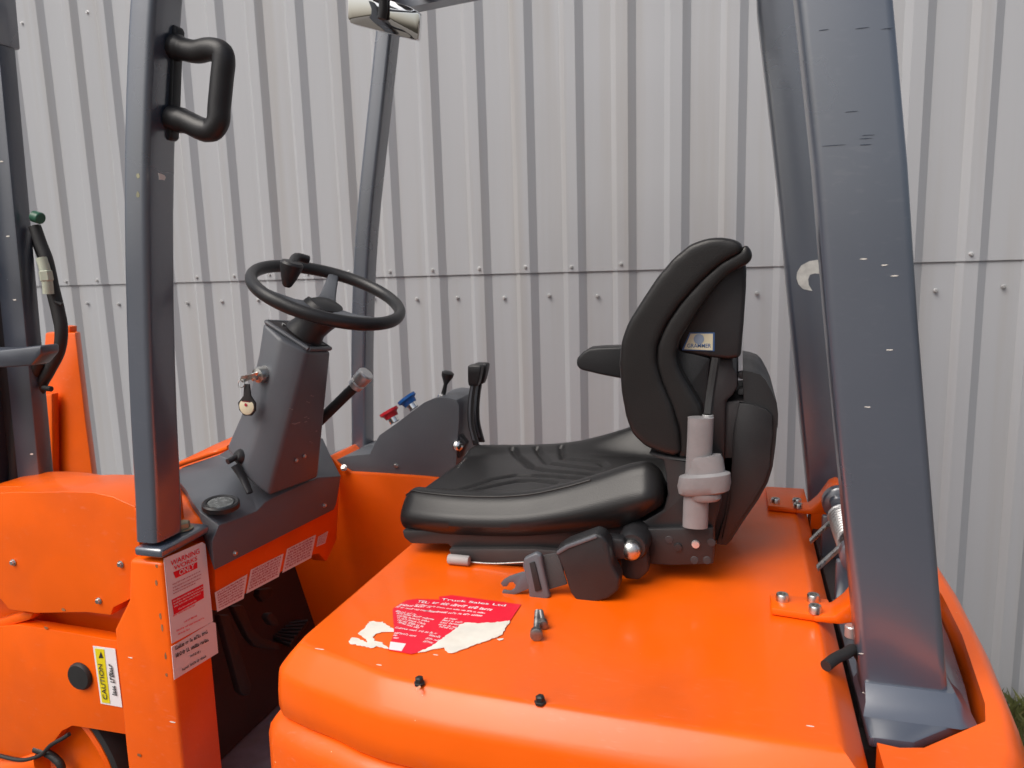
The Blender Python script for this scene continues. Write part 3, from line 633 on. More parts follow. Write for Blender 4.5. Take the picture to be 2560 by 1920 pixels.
done('knob_clamp', tube_bm([k1.lerp(k0, .15), Vector((-1.004,-0.06,1.618)), Vector((-1.004,-0.06,1.618))+Vector((.012, .03, -.006))], .0105, 12, sm=4), BLACKP, SW)
# ignition, indicator stalk, gauge, hand brake --------------------------------
ig = [Vector(p) for p in [(-1.057,-0.155,1.353),(-1.061,-0.178,1.351)]]
lathe('ignition_barrel', ig[0]+Vector((0, .03, 0)), (ig[1]-ig[0]), [(0, .019), (.03, .019), (.038, .017), (.040, .010), (.052, .0095), (.055, .002)], STEEL, colm)
kf = [Vector(p) for p in [(-1.063,-0.185,1.356),(-1.088,-0.19,1.343),(-1.076,-0.188,1.33),(-1.079,-0.186,1.306),(-1.083,-0.184,1.283)]]
KEY = empty('key_with_fob', kf[4], label='ignition key in the steering column with round cream fob hanging on a black strap', category='key')
key = done('key', prism_bm([kf[0]+Vector((.012, .012, .004)), kf[0], kf[1]+Vector((.002, 0, .010)), kf[1]+Vector((-.004, 0, 0)), kf[1]+Vector((.004, 0, -.006)), kf[0]+Vector((.006, .01, -.008))], (0, .0025, 0)), STEEL, KEY, .0005)
done('key_ring', tube_bm([kf[1]+Vector((.009*math.cos(t), .002*math.sin(t), -.008+.009*math.sin(t))) for t in [k*math.pi/6 for k in range(13)]], .0012, 6, sm=1), STEEL, KEY)
sp_ = [kf[2]+Vector((-.007, 0, .004)), kf[2]+Vector((.007, 0, .004)), kf[3]+Vector((.010, 0, 0)), kf[4]+Vector((.024, 0, .006)), kf[4]+Vector((.022, 0, -.012)), kf[4]+Vector((.010, 0, -.024)), kf[4]+Vector((-.010, 0, -.024)), kf[4]+Vector((-.022, 0, -.012)), kf[4]+Vector((-.024, 0, .006)), kf[3]+Vector((-.010, 0, 0))]
prism('leather_strap', sp_, (0, .005, 0), RUBBER, KEY, .0015)
fobd = lathe('fob_disc', kf[4]+Vector((0, .001, -.002)), (0, -1, .05), [(0, .0195), (.002, .0195), (.0028, .018), (.003, .001)], CREAM, KEY, 32)
bm = bmesh.new(); o_ = kf[4]+Vector((0, -.0026, -.002))
lathe_bm(o_+Vector((0, 0, .004)), (0, -1, 0), [(0, .004), (.0004, .004)], 12, bm); strip_bm(o_+Vector((-.011, 0, .011)), o_+Vector((.011, 0, .011)), (0, 0, .0022), 0, bm)
done('fob_emblem', bm, PINKINK, fobd, norm=False, smooth=False, kind='stuff')
ls = [Vector(p) for p in [(-1.137,-0.2,1.151),(-1.128,-0.17,1.157),(-1.121,-0.15,1.149),(-1.124,-0.19,1.141),(-1.106,-0.19,1.111),(-1.083,-0.2,1.079)]]
lathe('column_lever_boss', ls[2], ls[1]-ls[2], [(0, .016), (.006, .018), (.022, .018), (.030, .012), (.031, .001)], BLACKP, colm)
done('column_lever', tube_bm([ls[2], ls[1], ls[0]], .007, 12, sm=4), BLACKP, colm)
tube('tilt_lever', [ls[3], ls[4], ls[5]], [.009, .006], BLACKP, colm, seg=12, fl=1.5)
ga = Vector((-1.092,-0.29,1.078))
gN = Vector((.12, -.10, 1)).normalized()
gg = lathe('hour_meter', ga-gN*.004, gN, [(0, .040), (.010, .040), (.013, .036), (.011, .031), (.009, .030), (.009, .001)], BLACKP, cw, 32)
lathe('gauge_glass', ga+gN*.0055, gN, [(0, .028), (.002, .027), (.003, .001)], mat('gauge_face', (.16, .17, .17), .25, metal=.4, var=.5, vscale=90), gg, 32)
hb = [Vector(p) for p in [(-1.057,0.06,1.189),(-0.941,0.06,1.288),(-0.927,0.06,1.304),(-0.9,0.06,1.327)]]
hl = cyl('handbrake_lever', hb[0], hb[1], .0135, RUBBER, F)
d_ = hb[3]-hb[1]
lathe('lever_grip_end', hb[1], d_, [(0, .012), (.004, .019), (d_.length*.30, .020), (d_.length*.34, .017), (d_.length*.42, .0205), (d_.length*.9, .0215), (d_.length*.98, .018), (d_.length, .001)], ZINC, hl, 28)
for i, p in enumerate([(-1.07,-0.287,0.967),(-1.07,0.087,0.956)]): scr('cover_screw', p, (1, 0, 0), .0045, .006, STEEL, cw)
# worn faded print specks on the rear face of the column
fn = (CN[1]-CN[0]).cross(CN[3]-CN[0]).normalized(); fn = fn if fn.x > 0 else -fn
e1 = (CN[1]-CN[0]).normalized(); e2 = fn.cross(e1).normalized()
MK = [(-0.9826,-0.0734,1.2889),(-0.9831,-0.0644,1.2861),(-0.9867,-0.0863,1.2764),(-0.9875,-0.0781,1.2728),(-0.9898,-0.1522,1.2728),(-0.9908,-0.1425,1.2684),(-0.9986,-0.0832,1.2365),(-0.9981,-0.0755,1.2373),(-0.9996,-0.0655,1.2313),(-1.0018,-0.0724,1.2246),(-1.0015,-0.1292,1.2314),(-1.0019,-0.115,1.2289),(-1.0016,-0.1053,1.2286),(-1.011,-0.0176,1.1887),(-1.0023,-0.119,1.2279),(-1.0019,-0.0764,1.2247),(-1.0112,-0.015,1.1876),(-1.0187,-0.0364,1.1651),(-1.0199,-0.0258,1.16)]
for i_, c in enumerate(MK):
    c = Vector(c); s = .0052 if i_ not in (10, 11, 12) else .008; q_ = random.uniform(-.5, .5)
    flat('worn_print', [c-e1*s+e2*s*q_*.4, c-e1*s*.3+e2*s*.22, c+e1*s+e2*s*q_*.6, c+e1*s*.4-e2*s*.25], mat('faded_print_%d' % 0, (.30, .27, .26), .6) if i_ == 0 else bpy.data.materials['faded_print_0'], colm, fn, .0003)
for p in [(-1.031,-0.0831,1.1288),(-1.0294,-0.0495,1.1308)]: scr('column_screw', p, fn, .0042, .004, STEEL, colm)

# right-hand control console -----------------------------------------------------
con = prism('control_console', [(-1.135,0.26,1.032),(-1.096,0.26,1.047),(-1.016,0.26,1.058),(-0.999,0.26,1.089),(-0.982,0.26,1.115),(-0.926,0.26,1.152),(-0.861,0.26,1.198),(-0.838,0.26,1.214),(-0.812,0.26,1.225),(-0.79,0.26,1.23),(-0.758,0.26,1.228),(-0.742,0.26,1.223),(-0.735,0.26,1.21),(-0.736,0.26,1.169),(-0.752,0.26,1.024),(-0.764,0.26,1.002),(-0.849,0.26,1.001),(-1.083,0.26,1.0),(-1.118,0.26,1.015)], (0, .17, 0), PLASTIC, F, .014, 4)
prism('console_ledge', [(-1.247,0.4,1.006),(-1.168,0.4,1.033),(-1.074,0.4,1.054),(-1.034,0.4,1.039),(-1.035,0.4,1.016),(-1.214,0.4,0.988)], (0, .06, 0), PLASTIC, con, .006)
def button(nm, a, b, m, parent):
    a, b = Vector(a), Vector(b); L_ = (b-a).length
    o = lathe(nm, a, b-a, [(0, .013), (.002, .015), (L_*.45, .015), (L_*.5, .012)], CHROME, parent)
    lathe('button_cap', a+(b-a)*.45, b-a, [(0, .019), (L_*.3, .022), (L_*.42, .029), (L_*.62, .029), (L_*.66, .001)], m, o)
bt = [(-0.95,0.3,1.145),(-0.969,0.3,1.178),(-0.887,0.3,1.187),(-0.91,0.3,1.218)]
button('red_push_button', bt[0], bt[1], REDCAP, con); button('blue_push_button', bt[2], bt[3], BLUECAP, con)
tg = [Vector(p) for p in [(-0.802,0.31,1.216),(-0.799,0.31,1.232),(-0.792,0.31,1.268),(-0.781,0.31,1.297)]]
lathe('lever_nut', tg[0], tg[1]-tg[0], [(0, .020), (.004, .020), (.005, .017), (.013, .016), (.016, .010)], CHROME, con)
lathe('direction_switch', tg[1], tg[3]-tg[1], [(0, .007), (.028, .0055), (.034, .008), (.052, .017), (.062, .0175), (.066, .012), (.067, .001)], BLACKP, con)
def hyd(xo, yo, h):
    b = [Vector(p)+Vector((xo, yo, 0)) for p in [(-0.702,0.3,1.089),(-0.715,0.3,1.148),(-0.713,0.3,1.21),(-0.702,0.3,1.271)]]
    st_ = spline(b, 8); rings = []
    for i, p in enumerate(st_):
        w1, w2 = .0085, .005
        rings.append([p+Vector((a*w1, c*w2, 0)) for a, c in ((-1, -1), (1, -1), (1, 1), (-1, 1))])
    lv = done('hydraulic_lever', loft(rings), BLACKP, con, .002)
    bm = bmesh.new(); bx = b[-1]
    loft([[bx+Vector((a*w_+s, c*w_*.8, z)) for a, c in ((-1, -1), (1, -1), (1, 1), (-1, 1))] for z, w_, s in ((-.012, .013, .0), (.0, .016, .002), (.025, .0185, .006), (.042, .0195, .008), (.047, .016, .008))], True, bm)
    done('lever_knob', bm, BLACKP, lv, .003)
    done('lever_trim', loft([[p+Vector((a*.003-.001, -.0062-.001*(c > 0), 0)) for a, c in ((-1, -1), (1, -1), (1, 1), (-1, 1))] for p in st_[2:-1]]), PLASTIC, lv, norm=True)
hyd(0, 0, 0); hyd(.004, .036, 0)
cb_ = Vector((-0.744,0.26,1.095))
done('chrome_ball_joint', lathe_bm(cb_, (.3, -1, .2), [(-.014, .004), (-.010, .012), (0, .0165), (.010, .012), (.014, .004)], 20), CHROME, con)
prism('lever_bracket', [(-0.763,0.27,1.128),(-0.739,0.27,1.122),(-0.721,0.27,1.099),(-0.74,0.27,1.057),(-0.762,0.27,1.052)], (0, .03, 0), DARKIN, con, .004)
scr('console_screw', (-0.935,0.26,1.028), (0, -1, 0), .0055, .006, STEEL, con)
# orange side panel of foot well
sp = [(-1.142,0.25,1.049),(-1.112,0.25,1.022),(-1.077,0.25,1.004),(-0.961,0.25,1.004),(-0.844,0.25,1.003)]
prism('foot_well_side', sp + [(-.62, .25, sp[-1][2]-.01), (-.62, .25, .35), (-1.33, .25, .35), (-1.36, .25, .72), (-1.25, .25, 1.0)], (0, .18, 0), ORANGE, F, .006, 2)
scr('side_panel_bolt', (-1.092,0.24,1.018), (.2, -.8, .5), .007, .010, STEEL, bpy.data.objects['foot_well_side'])

# foot well -----------------------------------------------------------------------
prism('toe_board', [(-1.205, -.365, .40), (-1.38, -.365, 1.0), (-1.38, .25, 1.0), (-1.205, .25, .40)], (-.02, 0, -.01), DARKIN, F, .001)
box('floor_plate', -1.25, -.68, -.62, .25, .375, .395, FLOOR_M, F)
for i in range(9):
    pass
box('door_sill', -1.24, -.70, -.66, -.625, .33, .40, ORANGE, F)
PA = [[(-1.13,-0.282,0.81),(-1.13,-0.25,0.795),(-1.13,-0.195,0.584),(-1.13,-0.204,0.563),(-1.13,-0.222,0.571),(-1.13,-0.238,0.592)],[(-1.15,-0.212,0.796),(-1.15,-0.173,0.781),(-1.15,-0.145,0.704),(-1.15,-0.106,0.659),(-1.15,-0.047,0.612),(-1.15,-0.044,0.595),(-1.15,-0.102,0.627),(-1.15,-0.143,0.656),(-1.15,-0.168,0.693)],[(-1.2,-0.049,0.741),(-1.2,-0.042,0.757),(-1.2,0.013,0.738),(-1.2,0.01,0.715),(-1.2,-0.033,0.717)],[(-1.14,-0.102,0.713),(-1.14,-0.094,0.721),(-1.14,-0.076,0.716),(-1.14,-0.06,0.693),(-1.14,-0.054,0.669),(-1.14,-0.085,0.684)]]
for p_ in PA: prism('pedal_arm', p_, (-.02, 0, 0), RUBBER, F, .004)
ped = [(-1.308,0.123,0.56),(-1.285,0.177,0.56),(-1.213,0.187,0.56),(-1.181,0.043,0.56),(-1.252,0.064,0.56)]
pd = prism('brake_pedal', ped, (0, 0, -.012), RUBBER, F, .004)
for i in range(6):
    t = (i+.5)/6; a = Vector(ped[0]).lerp(Vector(ped[4]), t); b = Vector(ped[2]).lerp(Vector(ped[3]), t)
    tube('pedal_rib', [a+Vector((0, 0, .003)), b+Vector((0, 0, .003))], .0035, DARKIN, pd, sm=0, seg=6)

# mast, hoses and plate on the left ---------------------------------------------------
mr = [(-1.635,-0.18,2.229),(-1.631,-0.18,2.051),(-1.633,-0.18,1.846),(-1.633,-0.18,1.641),(-1.666,-0.18,1.528),(-1.671,-0.18,1.428),(-1.678,-0.18,1.373)]
xa = mr[0]; xb = mr[-1]
def mx(z): t = (z-xb[2])/(xa[2]-xb[2]); return xb[0]+(xa[0]-xb[0])*t
def beam(nm, x0o, x1o, y0, y1, z0, z1, m, parent, bev=.006):
    return done(nm, loft([[(mx(z)+a, y, z) for a, y in ((x0o, y0), (x1o, y0), (x1o, y1), (x0o, y1))] for z in (z0, (z0+z1)/2, z1)]), m, parent, bev, 2)
m1 = beam('mast_rail', -.075, 0, -.225, -.18, .35, 2.7, MAST, F)
beam('mast_rail', -.27, -.125, -.30, -.20, .35, 2.7, MAST, F)
beam('mast_channel_web', -.13, -.07, -.205, -.17, .35, 2.7, DARKIN, F)
zt = 2.12
beam('mast_top_bracket', -.30, .004, -.24, -.17, zt, zt+.20, GUARD, F)
xv = [(-1.591,-0.36,1.43),(-1.471,-0.36,1.44),(-1.474,-0.36,1.42),(-1.506,-0.36,1.395),(-1.598,-0.36,1.389)]
prism('mast_cross_member', [(xv[0][0]-.4, -.36, xv[0][2]+.01)]+[tuple(p) for p in xv]+[(xv[0][0]-.4, -.36, xv[-1][2]+.01)], (0, .05, 0), MAST, F, .006)
for p in sum([[(-1.677,-0.226,1.862),(-1.687,-0.226,1.689)],[(-1.693,-0.226,1.537),(-1.705,-0.226,1.149)]], []): chip((p[0], -.2255, p[2]), (.007, .0018), (0, -1, 0), m1)
h1 = [(-1.641,-0.19,1.712),(-1.629,-0.19,1.671),(-1.615,-0.19,1.627),(-1.607,-0.19,1.561),(-1.599,-0.19,1.508),(-1.597,-0.19,1.459),(-1.615,-0.19,1.406),(-1.656,-0.19,1.355),(-1.69,-0.19,1.313),(-1.714,-0.19,1.242),(-1.732,-0.19,1.17),(-1.752,-0.19,1.068),(-1.758,-0.19,0.999)]
tube('hydraulic_hose', h1, .014, RUBBER, F)
tube('hydraulic_hose', [(x-.030, y+.02, z-.01) for x, y, z in h1], .012, RUBBER, F)
tube('hydraulic_hose', [(x-.052, y-.01, z-.02) for x, y, z in h1[6:]], .018, RUBBER, F)
hf = [(-1.604,-0.215,1.635),(-1.597,-0.215,1.605),(-1.595,-0.215,1.579),(-1.596,-0.215,1.549)]
done('hose_fitting', tube_bm(hf, .012, 10), PALE, F)
cyl('hose_nut', hf[1], hf[2], .015, PALE, F, seg=6)
gc = [(-1.629,-0.2,1.735),(-1.606,-0.2,1.728)]
cyl('green_cap', gc[0], gc[1], .014, GREENCAP, F)
ht = [(-1.595,-0.2,1.53),(-1.574,-0.2,1.522),(-1.669,-0.2,1.315),(-1.642,-0.2,1.313)]
cyl('cable_tie', ht[0], ht[1], .004, RUBBER, F); cyl('cable_tie', ht[2], ht[3], .007, RUBBER, F)
prism('far_fender_plate', [(-2.26,0.33,1.406),(-2.13,0.33,1.406),(-2.131,0.33,1.274),(-2.132,0.33,1.093),(-2.13,0.33,0.895),(-2.128,0.33,0.829),(-2.406,0.33,0.811),(-2.372,0.33,0.986)], (-.03, .05, 0), ORANGE, F, .006)
prism('plate_lug', [(-2.188,0.34,1.429),(-2.161,0.34,1.426),(-2.165,0.34,1.405),(-2.192,0.34,1.405)], (0, .03, 0), ORANGE, F, .002)
prism('far_fender_flange', [(-2.293,0.29,1.19),(-2.22,0.29,1.204),(-2.265,0.29,0.899),(-2.275,0.29,0.832),(-2.355,0.29,0.827)], (0, .03, 0), ORANGE, F, .006)

# seat -------------------------------------------------------------------------
pan = [(-0.681,-0.236,1.033),(-0.419,-0.236,1.054),(-0.277,-0.236,1.074),(-0.167,-0.236,1.094),(-0.132,-0.236,1.118),(-0.124,-0.236,1.148),(-0.128,-0.236,1.187),(-0.132,-0.236,1.213),(-0.162,-0.236,1.226),(-0.09,-0.236,1.218),(-0.027,-0.236,1.218),(-0.026,-0.236,1.141),(-0.038,-0.236,1.091),(-0.038,-0.236,1.018),(-0.119,-0.236,1.008),(-0.167,-0.236,1.012),(-0.175,-0.236,1.061),(-0.268,-0.236,1.028),(-0.347,-0.236,1.01),(-0.535,-0.236,0.994),(-0.566,-0.236,0.999),(-0.576,-0.236,1.01),(-0.661,-0.236,1.004),(-0.677,-0.236,1.016)]
seat = prism('seat', pan, (0, .43, 0), BLACKP, F, .006, 2, label='black vinyl driver seat on the orange hood')
prism('seat_rail', [(-0.57,-0.25,1.006),(-0.384,-0.25,1.023),(-0.229,-0.25,1.024),(-0.23,-0.25,0.98),(-0.322,-0.25,0.984),(-0.408,-0.25,0.985),(-0.531,-0.25,0.975),(-0.561,-0.25,0.983)], (0, .42, 0), DARKIN, seat, .004)
sbk = prism('side_bracket', [(-0.173,-0.25,1.082),(-0.04,-0.25,1.095),(-0.038,-0.25,1.023),(-0.117,-0.25,1.013),(-0.158,-0.25,1.012),(-0.173,-0.25,1.042)], (0, .014, 0), BLACKP, seat, .004)
for i, p in enumerate([(-0.12,-0.25,1.064),(-0.103,-0.25,1.052),(-0.071,-0.25,1.06),(-0.073,-0.25,1.028),(-0.05,-0.25,1.03),(-0.043,-0.25,1.065)]):
    lathe('bracket_bolt' if i in (1, 2) else 'bracket_hole', p, (0, -1, 0), [(0, .008), (.001+.003*(i in (1, 2)), .007), (.0015+.003*(i in (1, 2)), .001)], ZINC if i == 2 else DARKIN if i != 1 else BLACKP, sbk, 14)
# cushion : rings across the width for each step front -> rear
groove = []
GR = [[(-0.571,0.209,1.118),(-0.525,0.126,1.118),(-0.461,0.02,1.118),(-0.419,-0.006,1.118),(-0.312,-0.02,1.118)],[(-0.528,0.26,1.118),(-0.483,0.166,1.118),(-0.432,0.061,1.118),(-0.367,0.038,1.118),(-0.302,0.024,1.118)],[(-0.461,0.29,1.118),(-0.435,0.208,1.118),(-0.405,0.106,1.118),(-0.361,0.096,1.118),(-0.311,0.091,1.118),(-0.293,0.059,1.118)],[(-0.644,-0.221,1.118),(-0.596,-0.192,1.118),(-0.556,-0.128,1.118),(-0.529,-0.079,1.118),(-0.481,-0.048,1.118),(-0.415,-0.05,1.118),(-0.329,-0.058,1.118)],[(-0.551,-0.198,1.118),(-0.533,-0.153,1.118),(-0.5,-0.123,1.118),(-0.461,-0.091,1.118),(-0.419,-0.088,1.118),(-0.378,-0.098,1.118)]]
def groove_d(x, y):
    best = 9
    for pl in GR:
        for a, b in zip(pl, pl[1:]):
            ax_, ay_, bx_, by_ = a[0], a[1], b[0], b[1]; dx, dy = bx_-ax_, by_-ay_; t = max(0, min(1, ((x-ax_)*dx+(y-ay_)*dy)/(dx*dx+dy*dy)))
            best = min(best, math.hypot(x-ax_-dx*t, y-ay_-dy*t))
    return best
def tab(T, u):
    for (a, b), (c, d) in zip(T, T[1:]):
        if u <= c: return b+(d-b)*max(0, (u-a))/(c-a)
    return T[-1][1]
def tab_s(T, u): return sum(tab(T, min(1, max(0, u+(i-6)*.014))) for i in range(13))/13
CREST = [(0, 1.117), (.2, 1.117), (.32, 1.119), (.49, 1.127), (.61, 1.143), (.77, 1.174), (.88, 1.200), (.92, 1.210), (.97, 1.214), (1, 1.208)]
BASE = [(0, 1.030), (.5, 1.048), (.78, 1.076), (.92, 1.092), (.97, 1.118), (1, 1.15)]
def cushion():
    bm = bmesh.new(); nu, nv = 110, 80; rings = []
    def half(u):          # half width
        return .212+.038*(1-math.exp(-u*6))
    for i in range(nu+1):
        u = i/nu; x = -.697+.565*u
        fr = math.sqrt(max(0, 1-(1-min(1, u/.075))**2)) if u < .075 else 1
        re = math.sqrt(max(0, 1-(max(0, u-.93)/.07)**2)) if u > .93 else 1
        k = max(.12, min(fr, re*.9+.1)); ring_ = []
        base = tab_s(BASE, u)
        top = 1.096+.012*math.sin(u*3.1)+.016*u; W = half(u)*(.9+.1*k)
        crest = max(.006, tab_s(CREST, u)-top)
        for j in range(nv+1):
            v = -1+2*j/nv; av = abs(v)
            y = v*W; s = max(0, (av-.60)/.40)
            bol = crest*math.sin(min(1, s/.62)*math.pi/2)**2 if s < .62 else crest*(1-.10*((s-.62)/.38)**2)
            edge = .022*max(0, (av-.88)/.12)**2.2
            z = top+bol-edge
            d_ = groove_d(x, y) if (av < .8 and .08 < u < .95) else 9
            if d_ < .013: z -= .009*(.5+.5*math.cos(math.pi*d_/.013))
            z = (base+.02)+(z-(base+.02))*k
            ring_.append((x, y, z))
        # side down to bottom
        for sy in (1, -1):
            pts_ = []
            for t in (.16, .36, .58, .8, .95):
                zt_ = ring_[nv][2] if sy == 1 else ring_[0][2]
                z = zt_+(base-zt_)*t; bul = .020*math.sin(math.pi*min(1, t*1.05))*k
                pts_.append((x, sy*(W+bul), z))
            if sy == 1: right = pts_
            else: left = pts_
        ring_ = ring_ + right + [(x, W*.97, base-.004)] + [(x, -W*.97, base-.004)] + left[::-1]
        rings.append([(a, b-.005, c) for a, b, c in ring_])
    return done('seat_cushion', loft(rings, True), VINYL, seat, label='black seat cushion with moulded ridges'), rings
cu, cr_ = cushion()
# piping along the side crest
tube('cushion_piping', [(r[3][0], r[3][1], r[3][2]+.0005) for r in cr_[3:84:4]], .0024, VINYL, seat, seg=8)
# backrest
soft('back_cushion', [(0.005,-0.215,1.609),(-0.012,-0.215,1.617),(-0.033,-0.215,1.622),(-0.057,-0.215,1.621),(-0.086,-0.215,1.612),(-0.116,-0.215,1.588),(-0.146,-0.215,1.553),(-0.174,-0.215,1.511),(-0.199,-0.215,1.471),(-0.211,-0.215,1.436),(-0.215,-0.215,1.395),(-0.211,-0.215,1.341),(-0.203,-0.215,1.294),(-0.191,-0.215,1.261),(-0.166,-0.215,1.238),(-0.137,-0.215,1.227),(-0.111,-0.215,1.222),(-0.098,-0.215,1.229),(-0.102,-0.215,1.27),(-0.115,-0.215,1.317),(-0.134,-0.215,1.361),(-0.145,-0.215,1.398),(-0.144,-0.215,1.43),(-0.129,-0.215,1.467),(-0.102,-0.215,1.507),(-0.066,-0.215,1.547),(-0.032,-0.215,1.577),(0.004,-0.215,1.595)], -.240, .20, VINYL, seat, 45)
soft('back_side_roll', [(0.007,-0.205,1.609),(0.017,-0.205,1.599),(0.02,-0.205,1.586),(0.016,-0.205,1.577),(0.005,-0.205,1.569),(-0.02,-0.205,1.558),(-0.05,-0.205,1.525),(-0.087,-0.205,1.469),(-0.106,-0.205,1.438),(-0.111,-0.205,1.409),(-0.103,-0.205,1.383),(-0.083,-0.205,1.348),(-0.064,-0.205,1.317),(-0.06,-0.205,1.29),(-0.063,-0.205,1.219),(-0.106,-0.205,1.217),(-0.105,-0.205,1.268),(-0.12,-0.205,1.315),(-0.138,-0.205,1.359),(-0.149,-0.205,1.397),(-0.147,-0.205,1.431),(-0.131,-0.205,1.47),(-0.105,-0.205,1.509),(-0.07,-0.205,1.549),(-0.035,-0.205,1.58),(-0.001,-0.205,1.599)], -.232, .19, VINYL, seat, 22)
shell = prism('backrest_shell', [(-0.017,-0.19,1.59),(0.01,-0.19,1.573),(0.01,-0.19,1.534),(0.007,-0.19,1.467),(0.003,-0.19,1.403),(-0.018,-0.19,1.4),(-0.044,-0.19,1.402),(-0.107,-0.19,1.412),(-0.12,-0.19,1.451),(-0.081,-0.19,1.531)], (0, .36, 0), BLACKP, seat, .008, 3)
prism('shell_lower', [(-0.115,-0.185,1.421),(-0.05,-0.185,1.401),(-0.052,-0.185,1.392),(-0.06,-0.185,1.292),(-0.053,-0.185,1.214),(-0.108,-0.185,1.205),(-0.123,-0.185,1.302)], (0, .33, 0), BLACKP, seat, .006)
prism('suspension_frame', [(-0.03,-0.15,1.313),(0.013,-0.15,1.316),(0.02,-0.15,1.16),(-0.027,-0.15,1.157)], (0, .26, 0), DARKIN, seat, .004)
prism('suspension_frame', [(-0.042,-0.15,1.205),(-0.002,-0.15,1.207),(-0.013,-0.15,1.114),(-0.032,-0.15,1.032),(-0.041,-0.15,1.032)], (0, .26, 0), DARKIN, seat, .004)
prism('back_frame', [(-0.053,-0.16,1.398),(-0.01,-0.16,1.397),(-0.009,-0.16,1.381),(-0.002,-0.16,1.371),(-0.001,-0.16,1.345),(-0.01,-0.16,1.327),(-0.022,-0.16,1.315),(-0.023,-0.16,1.191),(-0.062,-0.16,1.189),(-0.063,-0.16,1.284)], (0, .28, 0), DARKIN, seat, .006)
lab_ = flat('maker_label', [(-0.089,-0.191,1.45),(-0.044,-0.191,1.45),(-0.044,-0.191,1.415),(-0.103,-0.191,1.417)], BLUEINK, shell, (0, -1, 0), .0006); flat('label_face', [(-0.087,-0.193,1.448),(-0.047,-0.193,1.448),(-0.047,-0.193,1.417),(-0.099,-0.193,1.419)], CREAM, lab_, (0, -1, 0), .0005)
lt4 = [(-0.093,-0.194,1.422),(-0.05,-0.194,1.421),(-0.072,-0.194,1.438),(-0.094,-0.194,1.429),(-0.049,-0.194,1.428),(-0.094,-0.194,1.42),(-0.049,-0.194,1.419)]
text('lettering', 'GRAMMER', lt4[0], (1, 0, 0), (0, 0, 1), .0075, BLUEINK, lab_, .0002, ud(lt4[0], lt4[1]).length)
lathe('label_emblem', lt4[2], (0, -1, 0), [(0, .0095), (.0004, .0095)], mat('pale_blue_ink', (.25, .32, .42), .5), lab_, 20)
prism('armrest', [(-0.267,0.22,1.378),(-0.329,0.22,1.376),(-0.361,0.22,1.373),(-0.378,0.22,1.363),(-0.392,0.22,1.348),(-0.396,0.22,1.336),(-0.391,0.22,1.322),(-0.379,0.22,1.316),(-0.33,0.22,1.305),(-0.268,0.22,1.294)], (0, .055, 0), BLACKP, seat, .014, 4)
# rear suspension cover
rcv = prism('suspension_cover', [(0.007,-0.16,1.376),(0.023,-0.16,1.373),(0.038,-0.16,1.368),(0.048,-0.16,1.358),(0.059,-0.16,1.338),(0.069,-0.16,1.315),(0.072,-0.16,1.294),(0.072,-0.16,1.265),(0.071,-0.16,1.273),(0.069,-0.16,1.234),(0.065,-0.16,1.192),(0.057,-0.16,1.16),(0.04,-0.16,1.124),(0.013,-0.16,1.078),(-0.007,-0.16,1.041),(-0.017,-0.16,1.028),(-0.036,-0.16,1.029),(-0.02,-0.16,1.09),(-0.006,-0.16,1.21),(0.007,-0.16,1.258),(0.01,-0.16,1.316),(0.008,-0.16,1.349)], (0, .32, 0), BLACKP, seat, .018, 4)
prism('cover_side', [(-0.008,-0.168,1.255),(0.002,-0.168,1.314),(0.023,-0.168,1.312),(0.05,-0.168,1.304),(0.061,-0.168,1.293),(0.063,-0.168,1.257),(0.06,-0.168,1.225),(0.059,-0.168,1.194),(0.05,-0.168,1.162),(0.032,-0.168,1.126),(0.006,-0.168,1.081),(-0.014,-0.168,1.043),(-0.026,-0.168,1.04),(-0.012,-0.168,1.12)], (0, .02, 0), BLACKP, rcv, .006, 2)
for q in [[(-0.001,-0.12,1.366),(0.009,-0.12,1.368),(0.009,-0.12,1.351),(-0.001,-0.12,1.354)],[(-0.0,-0.12,1.333),(0.009,-0.12,1.334),(0.009,-0.12,1.321),(-0.001,-0.12,1.322)]]: prism('pale_clip', q, (0, .02, 0), SLEEVE, rcv, .002)
prism('cover_latch', [(0.055,-0.13,1.328),(0.062,-0.13,1.327),(0.064,-0.13,1.309),(0.058,-0.13,1.307)], (0, .03, 0), RUBBER, rcv, .002)
# grey sleeve and collar
def esleeve(nm, pts, rx, ry, m, parent, e=2.0, **k):
    rings = []
    for (x, y, z), sx in zip(pts, rx): rings.append([(x+sx*math.cos(a), y+ry*math.copysign(abs(math.sin(a))**.8, math.sin(a))*(sx/max(rx)), z+k.get('sl', 0)*math.cos(a)*sx) for a in [2*math.pi*i/28 for i in range(28)]])
    return done(nm, loft(rings), m, parent)
slv = esleeve('height_adjuster_sleeve', [(-0.064,-0.258,1.303),(-0.065,-0.258,1.26),(-0.068,-0.258,1.197),(-0.071,-0.258,1.145),(-0.072,-0.258,1.097)], [.0228]*5, .015, SLEEVE, seat)
esleeve('sleeve_collar', [(-0.055,-0.262,1.234),(-0.054,-0.262,1.227),(-0.053,-0.262,1.217),(-0.054,-0.262,1.203),(-0.056,-0.262,1.198),(-0.057,-0.262,1.18),(-0.057,-0.262,1.167),(-0.059,-0.262,1.163)], [.027, .030, .031, .034, .045, .0475, .045, .038], .023, SLEEVE, slv, sl=.13)
esleeve('sleeve_collar', [(-0.056,-0.262,1.164),(-0.054,-0.262,1.156),(-0.054,-0.262,1.151)], [.028, .028, .024], .020, SLEEVE, slv, sl=.05)
tc = [(-0.052,-0.25,1.3),(-0.052,-0.25,1.307)]
cyl('adjuster_rod', tc[0], tc[1], .010, ZINC, slv)
tube('belt_webbing', [tuple(tc[1]), (tc[1][0]+.004, -.235, tc[1][2]+.04), (tc[1][0]+.012, -.225, tc[1][2]+.10)], .008, RUBBER, seat, seg=8)
